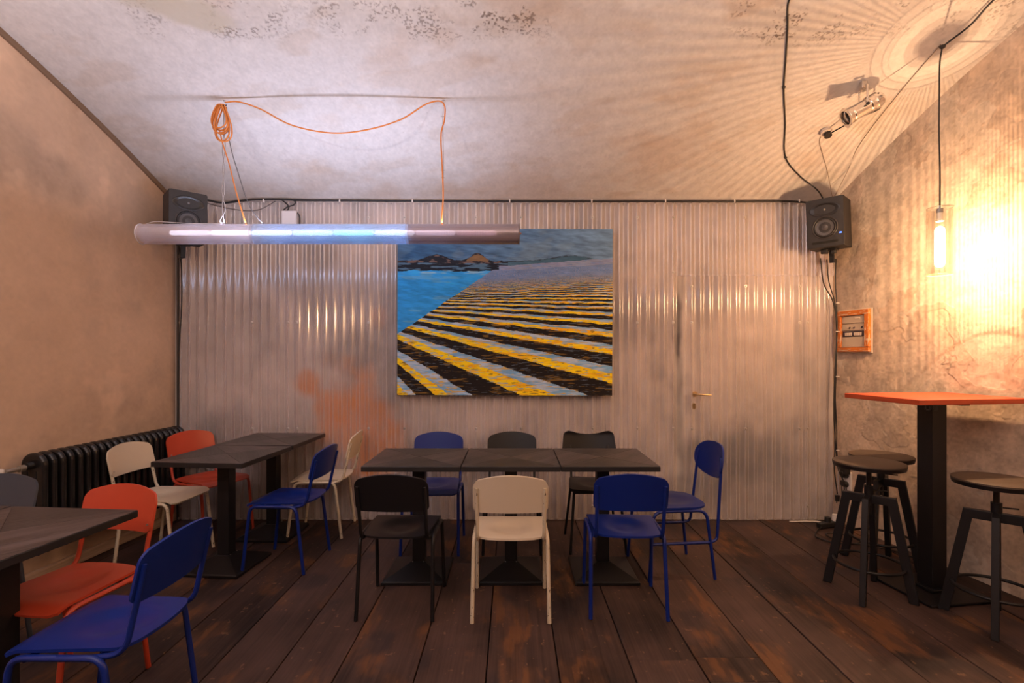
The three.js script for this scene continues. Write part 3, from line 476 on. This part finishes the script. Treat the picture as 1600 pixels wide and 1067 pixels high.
// ---------------------------------------------------------------- café tables
function cafeTable(root, w = 0.594, d = 0.596) {
  part('tabletop', box(w, 0.03, d, 0.003), tableEdgeMat, root, [0, 0.739, 0]);
  const top = root.children[0], q = 0.004;                                   // four mitred veneer panels
  for (let k = 0; k < 4; k++) {
    const along = k % 2 ? d : w, across = k % 2 ? w : d, g = extrude([[-along / 2 + q, -across / 2 + 0.002], [along / 2 - q, -across / 2 + 0.002], [0, -0.0022]], 0.0012, 0.0004);
    const ang = [35, 145, 35, 145][k] * PI / 180, c = Math.cos(ang), s = Math.sin(ang);
    profileUV(g, (x, y) => [(x * c + y * s + k * 0.31) / 0.8, (-x * s + y * c + k * 0.17) / 0.8]);
    g.rotateX(-PI / 2); g.rotateY(k * PI / 2); part('veneer_panel', g, k % 2 ? tableMat2 : tableMat, top, [0, 0.0148, 0]);
  }
  part('column', box(0.08, 0.64, 0.08, 0.004), blackMetal, root, [0, 0.40, 0]);
  part('top_bracket', [moved(box(0.34, 0.012, 0.05, 0.002), 0, 0.716, 0), moved(box(0.05, 0.012, 0.34, 0.002), 0, 0.716, 0)], blackMetal, root);
  const b = [0.2, 0.045], pos = [], idx = [];
  const ring = (h, y) => { for (const [x, z] of [[-1, -1], [1, -1], [1, 1], [-1, 1]]) pos.push(x * h, y, z * h); };
  ring(0.2, 0.001); ring(0.2, 0.016); ring(0.192, 0.023); ring(0.046, 0.085);
  for (let r = 0; r < 3; r++) for (let k = 0; k < 4; k++) { const a = r * 4 + k, c = r * 4 + (k + 1) % 4; idx.push(a, a + 4, c, c, a + 4, c + 4); }
  idx.push(12, 15, 13, 13, 15, 14, 0, 1, 3, 1, 2, 3);
  const g = new THREE.BufferGeometry(); g.setAttribute('position', new THREE.Float32BufferAttribute(pos, 3)); g.setIndex(idx); g.computeVertexNormals();
  const gg = toCreasedNormals(g, 0.1); gg.setAttribute('uv', new THREE.BufferAttribute(new Float32Array(gg.attributes.position.count * 2), 2));
  part('base', gg, blackMetal, root);
  for (const [x, z] of [[-0.035, 0.05], [0.035, 0.05]]) part('bolt', moved(cyl(0.004, 0.004, 0.004, 10), x, 0.088, z), steel, root);
  return root;
}
const T0 = cafeTable(thing('cafe_table', 'square dark wood café table at the left end of the middle row of three', 'table', [-0.606, 0, -3.315], 0));
copy(T0, [-0.007, 0, -3.315], 0, 'square dark wood café table in the centre of the middle row of three');
copy(T0, [0.591, 0, -3.315], PI, 'square dark wood café table at the right end of the middle row of three');
copy(T0, [-1.93, 0, -3.42], PI / 2 - 0.08, 'near dark café table of the pair standing by the radiator');
copy(T0, [-1.90, 0, -4.03], PI / 2 - 0.03, 'far dark café table of the pair, next to the corrugated wall');
copy(T0, [-1.93, 0, -1.905], -0.09, 'dark café table in the left foreground between the blue and red chairs');
copy(T0, [-2.53, 0, -1.96], -0.09, 'dark café table cut off by the left edge of the picture');

// ---------------------------------------------------------------- red bar table and stools
{
  const t = thing('bar_table', 'tall bar table with an orange-red top on a black square column', 'table', [2.54, 0, -3.06], 0.14);
  const redTex = textures(256, 256, (u, v) => { const g = fbm(u * 10, v * 90, 3), c = fbm(u * 4, v * 4, 3), k = 0.85 + 0.3 * (g - 0.5) + 0.25 * (c - 0.5); return [0.62 * k, 0.085 * k, 0.022 * k, g]; });
  part('tabletop', box(0.72, 0.03, 0.52, 0.004), std(0xffffff, 0.4, { map: redTex.map, bumpMap: redTex.bump, bumpScale: 0.0005 }), t, [0, 1.161, 0]);
  part('column', box(0.10, 1.10, 0.10, 0.004), blackMetal, t, [0, 0.575, 0]);
  part('top_bracket', [moved(box(0.46, 0.012, 0.06, 0.002), 0, 1.14, 0), moved(box(0.06, 0.012, 0.4, 0.002), 0, 1.14, 0)], blackMetal, t);
  part('base_plate', [moved(box(0.44, 0.014, 0.40, 0.004), 0, 0.0085, 0), moved(box(0.15, 0.02, 0.15, 0.004), 0, 0.024, 0)], blackMetal, t);
  part('bag_hook', sweep(rounded([[-0.30, 1.147, 0.235], [-0.30, 1.118, 0.235], [-0.27, 1.118, 0.235], [-0.27, 1.135, 0.235]], 0.012), 0.004, 8), blackMetal, t);
  part('bag_hook', sweep(rounded([[-0.255, 1.147, 0.235], [-0.255, 1.118, 0.235], [-0.225, 1.118, 0.235], [-0.225, 1.135, 0.235]], 0.012), 0.004, 8), blackMetal, t);
}
function barStool(root, seatY) {
  const disc = new THREE.LatheGeometry([[0, 0], [0.176, 0], [0.186, -0.004], [0.186, -0.012], [0, -0.012]].map(([x, y]) => new THREE.Vector2(Math.max(x, 0.0005), y)).reverse(), 56);
  const seat = part('seat', toCreasedNormals(disc, 0.5), std([0.075, 0.050, 0.034], 0.5, { bumpMap: tableTex.bump, bumpScale: 0.0008 }), root, [0, seatY, 0]);
  part('seat_rim', moved(cyl(0.187, 0.182, 0.022, 56), 0, -0.023, 0), blackMetal, seat);
  for (const a of [PI / 4, -PI / 4]) {
    const turn = (g) => { g.translate(0, 0, -0.014); g.rotateY(-a); return g; };
    part('crossbar', turn(extrude([[-0.13, 0.54], [0.13, 0.54], [0.13, 0.585], [-0.13, 0.585]], 0.028, 0.002)), blackMetal, root);
    for (const s of [-1, 1]) { const p = [[s * 0.236, 0.003], [s * 0.131, 0.5845], [s * 0.088, 0.5845], [s * 0.192, 0.003]]; part('leg', turn(extrude(s > 0 ? p : p.reverse(), 0.0278, 0.0018)), blackMetal, root); }
  }
  part('screw_post', moved(cyl(0.014, 0.014, seatY - 0.50, 16), 0, (seatY + 0.44) / 2, 0), std([0.03, 0.028, 0.028], 0.3, { metalness: 0.6 }), root);
  const c = part('collar', moved(cyl(0.024, 0.024, 0.055, 20), 0, 0.612, 0), blackMetal, root);
  part('locking_pin', sweep([[0, 0.615, 0], [0.09, 0.612, 0.03]], 0.004, 8), blackMetal, c);
  const ring = new THREE.TorusGeometry(0.178, 0.0085, 10, 64); ring.rotateX(PI / 2); part('foot_ring', ring, blackMetal, root, [0, 0.18, 0]);
  return root;
}
barStool(thing('bar_stool', 'round-seated black bar stool in front at the left of the red table', 'stool', [2.138, 0, -3.03], 0.04), 0.785);
barStool(thing('bar_stool', 'lower round-seated black bar stool at the back, behind the front left stool', 'stool', [2.51, 0, -3.44], -0.05), 0.745);
barStool(thing('bar_stool', 'round-seated black bar stool cut by the right edge of the picture, with a worn rim', 'stool', [2.568, 0, -2.68], 0.0), 0.765);

// ---------------------------------------------------------------- radiator
{
  const t = thing('radiator', 'black cast-iron column radiator along the left wall', 'radiator', [leftX(0.74) + 0.135, 0, 0.74 - BACK], -0.0676);
  const iron = std([0.012, 0.011, 0.011], 0.27, { bumpMap: leftTex.bump, bumpScale: 0.001 });
  const n = 21, step = 0.058, sl = (x) => roundRect(0.022, 0.42, 0.0105).map(([a, b]) => [a + x, b]);
  const sec = moved(extrude(roundRect(0.122, 0.588, 0.055), 0.005, 0.0165, [sl(-0.028), sl(0.028)]), 0, 0, -0.0025);
  const nub = moved(cyl(0.024, 0.024, step, 14), 0, 0, 0, PI / 2);
  const G = mergeGeometries([sec.index ? sec.toNonIndexed() : sec, moved(nub.clone(), 0, 0.24, 0).toNonIndexed(), moved(nub.clone(), 0, -0.24, 0).toNonIndexed()]);
  for (let i = 0; i < n; i++) part('section', G, iron, t, [0, 0.522, (i - (n - 1) / 2) * step + 0.0]);
  for (const i of [-1, 1]) part('wall_bracket', [moved(box(0.09, 0.02, 0.03, 0.006), -0.085, 0.30, i * 0.435)], iron, t);
  for (let i = 0; i < 2; i++) part('end_plug', moved(cyl(0.022, 0.026, 0.03, 12), 0, [0.762, 0.282][i], n / 2 * step + 0.012, PI / 2), iron, t);
  const v = part('valve', [moved(cyl(0.013, 0.013, 0.12, 14), 0, 0.755, n / 2 * step + 0.08, PI / 2), moved(cyl(0.02, 0.02, 0.03, 8), 0, 0.755, n / 2 * step + 0.05, PI / 2)], std([0.35, 0.30, 0.24], 0.45, { metalness: 0.7 }), t);
  part('valve_cap', moved(new THREE.SphereGeometry(0.019, 14, 10), -0.02, 0.755, n / 2 * step + 0.145), std([0.6, 0.53, 0.45], 0.5), v);
  part('supply_pipe', sweep(rounded([[-0.02, 0.755, n / 2 * step + 0.14], [-0.09, 0.755, n / 2 * step + 0.15], [-0.13, 0.755, n / 2 * step + 0.15]], 0.03), 0.011, 10), std([0.5, 0.42, 0.33], 0.6), t);
}

// ---------------------------------------------------------------- monitor speakers
function speaker(root, lit) {
  const cab = std([0.012, 0.011, 0.012], 0.55), W = 0.26, H = 0.384, D = 0.27;
  part('cabinet', moved(box(W, H, D, 0.008, 2), 0, 0, -D / 2), cab, root);
  const baffle = part('baffle', moved(extrude(roundRect(W - 0.008, H - 0.008, 0.014), 0.008, 0.003), 0, 0, 0), std([0.015, 0.013, 0.013], 0.5), root);
  const horn = new THREE.LatheGeometry([[0.002, -0.002], [0.016, -0.004], [0.03, 0.002], [0.062, 0.0125], [0.072, 0.0105], [0.072, 0.008]].map(([x, y]) => new THREE.Vector2(x, y)), 40); horn.rotateX(PI / 2); horn.scale(1.5, 0.76, 1);
  const h = part('tweeter_horn', horn, std([0.010, 0.009, 0.009], 0.3, { side: THREE.DoubleSide }), baffle, [0, 0.102, 0.003]);
  part('tweeter_dome', moved(new THREE.SphereGeometry(0.012, 16, 10), 0, 0, 0.0), std([0.15, 0.14, 0.13], 0.3), h);
  const ring = new THREE.TorusGeometry(0.084, 0.0055, 10, 56); const wf = part('woofer_ring', ring, std([0.03, 0.026, 0.026], 0.35), baffle, [0, -0.038, 0.0105]);
  const sur = new THREE.TorusGeometry(0.070, 0.0085, 10, 56); part('surround', sur, std([0.012, 0.011, 0.012], 0.45), wf, [0, 0, -0.001]);
  const cone = new THREE.LatheGeometry([[0.0005, 0.006], [0.018, 0.004], [0.026, -0.001], [0.066, 0.004]].map(([x, y]) => new THREE.Vector2(x, y)), 48); cone.rotateX(PI / 2); part('cone', cone, std([0.055, 0.052, 0.055], 0.32, { side: THREE.DoubleSide }), wf, [0, 0, -0.0005]);
  part('bass_port', extrude(roundRect(0.18, 0.016, 0.007), 0.002, 0.001), std([0.003, 0.003, 0.003], 0.8), baffle, [-0.002, -0.152, 0.0102]);
  if (lit) part('power_light', box(0.016, 0.010, 0.004, 0.002), std([0.02, 0.05, 0.4], 0.3, { emissive: rgb(0.06, 0.16, 1), emissiveIntensity: 4 }), baffle, [0.104, -0.094, 0.0115]);
  const br = part('bracket', [moved(box(0.10, 0.012, 0.12, 0.003), 0, -H / 2 - 0.007, -0.16), moved(box(0.035, 0.10, 0.02, 0.003), 0, -H / 2 - 0.06, -0.20), moved(box(0.03, 0.03, 0.12, 0.003), 0, -H / 2 - 0.09, -0.25)], blackMetal, root);
  return root;
}
{
  const R = speaker(thing('monitor_speaker', 'black studio monitor speaker with a blue power light in the upper right corner', 'speaker', [2.467, 2.464, -3.985], -0.76), true);
  part('plug', [moved(box(0.05, 0.035, 0.045, 0.006), -0.03, -0.215, -0.10), moved(box(0.035, 0.03, 0.04, 0.006), 0.03, -0.222, -0.11)], cableMat, R);
  R.rotation.order = 'YXZ'; R.rotation.x = 0.07; R.rotation.z = 0.015;
  const Lk = speaker(thing('monitor_speaker', 'black studio monitor speaker in the upper left corner, half hidden by the tube lamp', 'speaker', [-2.523, 2.50, -3.94], 0.74), false);
  Lk.rotation.order = 'YXZ'; Lk.rotation.x = 0.05;
}

// ---------------------------------------------------------------- stage spotlight, socket
{
  const chrome = std([0.82, 0.78, 0.74], 0.16, { metalness: 1 }), t = thing('spotlight', 'polished chrome can spotlight clamped to the vault near the right wall', 'spotlight', [2.31, 3.045, -3.325]);
  t.rotation.set(0, 0, 0);
  const dir = V(-0.86, -0.47, -0.18).normalize(), q = new THREE.Quaternion().setFromUnitVectors(V(0, 1, 0), dir);
  const lathe = (pts, n = 40) => { const g = new THREE.LatheGeometry(pts.map(([r, y]) => new THREE.Vector2(r, y)), n); g.applyQuaternion(q); return g; };
  const two = chrome.clone(); two.side = THREE.DoubleSide;
  const body = part('can', lathe([[0.0005, -0.135], [0.02, -0.133], [0.038, -0.122], [0.050, -0.10], [0.052, -0.075], [0.0545, -0.074], [0.0545, -0.066], [0.052, -0.065], [0.052, -0.04], [0.0545, -0.039], [0.0545, -0.031], [0.052, -0.03], [0.049, -0.025], [0.049, 0.07], [0.052, 0.071], [0.052, 0.079], [0.049, 0.08], [0.049, 0.09], [0.054, 0.091], [0.054, 0.11]]), two, t);
  part('front_rim', (() => { const g = new THREE.TorusGeometry(0.054, 0.004, 8, 40); g.rotateX(PI / 2); g.translate(0, 0.11, 0); g.applyQuaternion(q); return g; })(), chrome, body);
  part('lens', (() => { const g = new THREE.CylinderGeometry(0.047, 0.047, 0.006, 32); g.translate(0, 0.07, 0); g.applyQuaternion(q); return g; })(), std([0.10, 0.09, 0.08], 0.1), body);
  part('filter_frame', (() => { const g = extrude(roundRect(0.116, 0.116, 0.03), 0.003, 0, [roundRect(0.094, 0.094, 0.046, 8)]); g.rotateX(-PI / 2); g.translate(0, 0.117, 0); g.applyQuaternion(q); return g; })(), chrome, body);
  for (const a of [0.4, 1.1, 1.8]) part('vent_hole', (() => { const g = new THREE.CylinderGeometry(0.005, 0.005, 0.003, 12); g.rotateX(PI / 2); g.translate(0, -0.095, 0.0505); g.rotateY(a); g.applyQuaternion(q); return g; })(), blackMetal, body);
  const side = V(0, 0, 1).cross(dir).normalize(), yoke = (s) => dir.clone().cross(V(0, 1, 0)).normalize().multiplyScalar(s);
  const a = yoke(0.058), b = yoke(-0.058), up = V(0, 0.165, 0);
  part('yoke', [sweep(rounded([a, a.clone().add(V(0, 0.13, 0)), b.clone().add(V(0, 0.13, 0)), b], 0.015), 0.0065, 8)], chrome, t);
  for (const p of [a, b]) part('yoke_knob', moved(new THREE.SphereGeometry(0.011, 12, 10), p.x * 1.12, p.y, p.z * 1.12), blackMetal, t);
  part('ceiling_clamp', [moved(box(0.035, 0.05, 0.03, 0.004), 0, 0.15, 0)], std([0.55, 0.5, 0.46], 0.35, { metalness: 0.8 }), t);
}
{
  const t = thing('ceiling_socket', 'small round white cable socket with black plug on the vault beside the spotlight', 'socket', [2.30, 3.066, -3.70]);
  const tilt = Math.atan(0.42);
  part('base', moved(cyl(0.036, 0.040, 0.03, 28), 0, -0.012, 0, -tilt), std([0.62, 0.55, 0.48], 0.45), t);
  part('plug', moved(cyl(0.022, 0.026, 0.035, 20), 0.004, -0.034, 0.01, -tilt), cableMat, t);
  part('lead', sweep(spline([[0.01, -0.035, 0.02], [0.05, -0.02, 0.10], [0.10, -0.005, 0.22], [0.15, 0.0, 0.33], [0.10, 0.03, 0.40]], 30), 0.005, 8), cableMat, t);
}

// ---------------------------------------------------------------- cables on vault and walls
const cable = (name, label, cat, pts, r, m = cableMat, n = 80) => { const g = sweep(spline(pts, n), r, 8); const o = part(name, g, m, scene); return tag(o, label, cat); };
{
  const c = cable('ceiling_cable', 'black cable running down the vault to the right speaker', 'cable', [[1.53, 3.386, -2.70], [1.54, 3.388, -2.815], [1.611, 3.341, -2.956], [1.709, 3.272, -3.157], [1.805, 3.199, -3.358], [1.961, 3.092, -3.631], [2.131, 2.959, -3.937], [2.34, 2.868, -4.10], [2.52, 2.76, -4.15], [2.60, 2.63, -4.17]], 0.0055);
  for (const p of [[1.805, 3.199, -3.358], [2.131, 2.959, -3.937]]) part('cable_clip', moved(box(0.02, 0.012, 0.014, 0.003), ...p), cableMat, c);
  cable('signal_wire', 'thin grey wire along the vault from pendant hook to right speaker', 'wire', [[2.60, 3.305, -3.066], [2.605, 3.173, -3.429], [2.632, 3.0, -3.85], [2.69, 2.9, -4.05], [2.62, 2.70, -4.12]], 0.0022, std([0.20, 0.14, 0.10], 0.6));
  cable('socket_wire', 'thin wires from the round vault socket down to the right speaker', 'wire', [[2.29, 3.055, -3.72], [2.30, 3.03, -3.78], [2.40, 2.97, -3.905], [2.55, 2.88, -4.08], [2.62, 2.66, -4.12]], 0.002, std([0.20, 0.14, 0.10], 0.6));
  const w = cable('speaker_cable', 'long black cable clipped along the top of the corrugated wall', 'cable', [[-2.62, 2.745, -4.30], [-2.47, 2.722, -4.318], [-2.33, 2.738, -4.318], [-2.2, 2.75, -4.318], [-1.97, 2.752, -4.318], [-1.81, 2.745, -4.318], [-1.35, 2.742, -4.318], [-0.88, 2.738, -4.318], [0, 2.735, -4.318], [1.1, 2.734, -4.318], [1.9, 2.733, -4.318], [2.45, 2.73, -4.318], [2.56, 2.70, -4.29], [2.62, 2.62, -4.24]], 0.009, cableMat, 160);
  for (const x of [-2.12, -1.47, -0.85, -0.02, 0.68, 1.31, 1.9, 2.45]) part('cable_clip', box(0.012, 0.028, 0.022, 0.004), std([0.75, 0.7, 0.66], 0.5), w, [x, 2.738, -4.318]);
  part('loop', sweep(spline([[-1.97, 2.75, -4.31], [-1.92, 2.71, -4.306], [-1.90, 2.68, -4.304], [-1.925, 2.64, -4.304], [-1.945, 2.655, -4.306], [-1.91, 2.685, -4.308], [-1.86, 2.70, -4.306], [-1.845, 2.725, -4.308], [-1.87, 2.745, -4.31]], 60), 0.0055, 8), cableMat, w);
  part('slack_cable', sweep(spline([[-2.62, 2.72, -4.30], [-2.45, 2.68, -4.315], [-2.28, 2.655, -4.315], [-2.15, 2.665, -4.315], [-2.02, 2.735, -4.315]], 40), 0.004, 8), std([0.10, 0.085, 0.08], 0.6), w);
  const jb = thing('junction_box', 'small white junction box at the top of the corrugated wall', 'box', [-1.896, 2.575, -4.312]);
  part('housing', box(0.13, 0.15, 0.04, 0.008, 2), std([0.66, 0.62, 0.62], 0.45), jb); part('lid', box(0.112, 0.132, 0.006, 0.003), std([0.70, 0.66, 0.66], 0.4), jb, [0, 0, 0.021]);
  part('lead', sweep(spline([[0.066, 0.06, 0], [0.085, 0.03, 0.005], [0.088, -0.03, 0.004], [0.08, -0.07, 0]], 24), 0.0055, 8), cableMat, jb);
  // bundle down the right back corner
  const d = thing('cable_bundle', 'bundle of black cables hanging down the right back corner to the floor', 'cables', [2.735, 0, -4.27]);
  const lines = [[[-0.16, 2.23, 0.05], [-0.10, 2.02, 0.0], [-0.03, 1.89, 0], [0.0, 1.75, 0], [0.005, 1.4, 0], [-0.006, 1.1, 0.003], [-0.012, 0.6, 0.004], [-0.015, 0.45, 0.004], [0.01, 0.25, 0.004]], [[-0.10, 2.22, 0.04], [-0.06, 2.05, 0], [-0.015, 1.88, 0.004], [0.008, 1.7, 0.006], [-0.014, 1.3, 0.008], [-0.022, 0.9, 0.01], [-0.005, 0.62, 0.01], [0.015, 0.45, 0.012], [0.05, 0.33, 0.05], [0.06, 0.18, 0.06]], [[0.0, 2.20, 0.0], [-0.004, 2.02, 0.002], [0.004, 1.86, 0.004], [0.002, 1.5, 0.008], [-0.012, 1.2, 0.008], [0.0, 0.8, 0.01], [0.006, 0.55, 0.012], [0.03, 0.36, 0.05], [0.045, 0.2, 0.06]]];
  lines.forEach((p, i) => part('cable', sweep(spline(p, 60), [0.005, 0.0045, 0.0042][i], 8), cableMat, d));
  part('hanging_plug', [moved(cyl(0.02, 0.016, 0.05, 16), 0.01, 0.215, 0.004), moved(cyl(0.004, 0.004, 0.02, 8), 0.004, 0.185, 0.004)], cableMat, d);
  for (const y of [1.86, 1.62, 1.24, 0.62]) part('cable_clip', moved(box(0.03, 0.008, 0.012, 0.002), 0.008, y, 0.01), std([0.7, 0.64, 0.58], 0.5), d);
  // left corner cable
  cable('corner_cable', 'black cable hanging down the left back corner below the speaker', 'cable', [[-2.735, 2.34, -4.15], [-2.775, 2.2, -4.24], [-2.815, 1.9, -4.31], [-2.845, 1.4, -4.315], [-2.85, 0.9, -4.315], [-2.855, 0.4, -4.315], [-2.855, 0.02, -4.31]], 0.005);
}
{ // sockets and power strip by the right wall
  const t = thing('wall_socket', 'white double wall socket with black plugs low on the right wall', 'socket', [rightX(0.15) - 0.008, 0.37, -4.215], -PI / 2 + 0.134);
  part('cover_plate', box(0.085, 0.16, 0.016, 0.005, 2), std([0.62, 0.58, 0.56], 0.4), t);
  for (const y of [0.05, -0.025]) part('plug', [moved(cyl(0.021, 0.024, 0.03, 18), 0, y, 0.022, PI / 2), moved(box(0.03, 0.045, 0.03, 0.008), 0, y + 0.012, 0.045)], cableMat, t);
  part('adapter', moved(box(0.06, 0.085, 0.05, 0.008), 0.01, 0.105, 0.03), cableMat, t);
  part('white_lead', sweep(spline([[-0.03, 0.12, 0.02], [-0.06, 0.08, 0.03], [-0.06, -0.1, 0.03], [-0.05, -0.36, 0.02]], 30), 0.004, 8), std([0.65, 0.6, 0.56], 0.5), t);
  part('black_lead', sweep(spline([[0.0, -0.03, 0.055], [0.01, -0.12, 0.06], [0.02, -0.30, 0.06], [0.03, -0.36, 0.08]], 30), 0.004, 8), cableMat, t);
  const s = thing('power_strip', 'black power strip with a white plug lying on the floor in the right back corner', 'power strip', [2.63, 0.022, -4.19], 0.35);
  part('strip_body', box(0.24, 0.042, 0.058, 0.01, 2), cableMat, s);
  part('white_plug', moved(cyl(0.024, 0.028, 0.05, 18), 0.07, 0.046, 0), std([0.66, 0.62, 0.60], 0.4), s);
  part('black_plug', moved(cyl(0.022, 0.024, 0.04, 18), -0.02, 0.04, 0), cableMat, s);
  cable('floor_cable', 'black cables lying in loose loops on the floor behind the stools', 'cable', [[2.54, 0.02, -4.14], [2.44, 0.007, -4.05], [2.37, 0.007, -3.93], [2.42, 0.007, -3.82], [2.56, 0.007, -3.79], [2.66, 0.009, -3.86], [2.60, 0.012, -3.98], [2.48, 0.012, -3.99], [2.47, 0.012, -3.86], [2.62, 0.012, -3.74], [2.76, 0.008, -3.64], [2.82, 0.007, -3.45], [2.80, 0.007, -3.2]], 0.0055, cableMat, 160);
  cable('white_floor_cable', 'white cable along the foot of the corrugated door', 'cable', [[2.36, 0.006, -4.30], [2.46, 0.006, -4.305], [2.58, 0.007, -4.30], [2.66, 0.012, -4.26], [2.695, 0.05, -4.22], [2.70, 0.075, -4.20]], 0.0055, std([0.66, 0.6, 0.55], 0.5), 40);
}
{ // fuse box on the right wall
  const s = 0.225, t = thing('fuse_box', 'fuse box with an orange frame and clear cover on the right wall', 'fuse box', [rightX(s) - 0.004, 1.617, s - BACK], -PI / 2 + 0.134);
  const W = 0.325, H = 0.34, orangeTex = textures(128, 128, (u, v) => { const f = fbm(u * 9, v * 9, 4), p = smooth(0.62, 0.68, f); return [mix(0.62, 0.75, p), mix(0.17, 0.58, p), mix(0.02, 0.42, p), 0.5 + 0.4 * p]; });
  const om = std(0xffffff, 0.6, { map: orangeTex.map, bumpMap: orangeTex.bump, bumpScale: 0.002 });
  part('plaster_edge', box(W + 0.02, H + 0.02, 0.012, 0.005), std([0.62, 0.52, 0.42], 0.9), t, [0, 0, 0.004]);
  for (const [w, h, x, y] of [[W, 0.042, 0, H / 2 - 0.021], [W, 0.036, 0, -H / 2 + 0.018], [0.042, H - 0.078, -W / 2 + 0.021, 0.0], [0.042, H - 0.078, W / 2 - 0.021, 0.0]]) part('frame_rail', box(w, h, 0.034, 0.005), om, t, [x, y, 0.017]);
  const beige = std([0.52, 0.42, 0.32], 0.5), dark = std([0.05, 0.035, 0.05], 0.5);
  for (const [y, h] of [[0.095, 0.062], [0.033, 0.056], [-0.088, 0.088]]) part('cover_panel', box(0.235, h - 0.004, 0.012, 0.003), beige, t, [0, y, 0.014]);
  part('breaker_row', box(0.22, 0.046, 0.010, 0.002), dark, t, [0, -0.022, 0.014]);
  for (let i = 0; i < 10; i++) part('breaker', box(0.0135, 0.026, 0.016, 0.002), i % 5 === 0 ? dark : std([0.62, 0.52, 0.44], 0.5), t, [-0.09 + i * 0.0185, -0.024, 0.02]);
  for (const x of [-0.035, 0.01, 0.09]) part('switch', [moved(box(0.016, 0.006, 0.01, 0.001), x, 0.03, 0.022, 0, 0, 0.5), moved(box(0.008, 0.016, 0.006, 0.001), x, 0.026, 0.021)], dark, t);
  part('catch', box(0.05, 0.012, 0.008, 0.003), std([0.75, 0.62, 0.5], 0.3), t, [0.045, 0.105, 0.022]);
}
renderer.render(scene, camera);
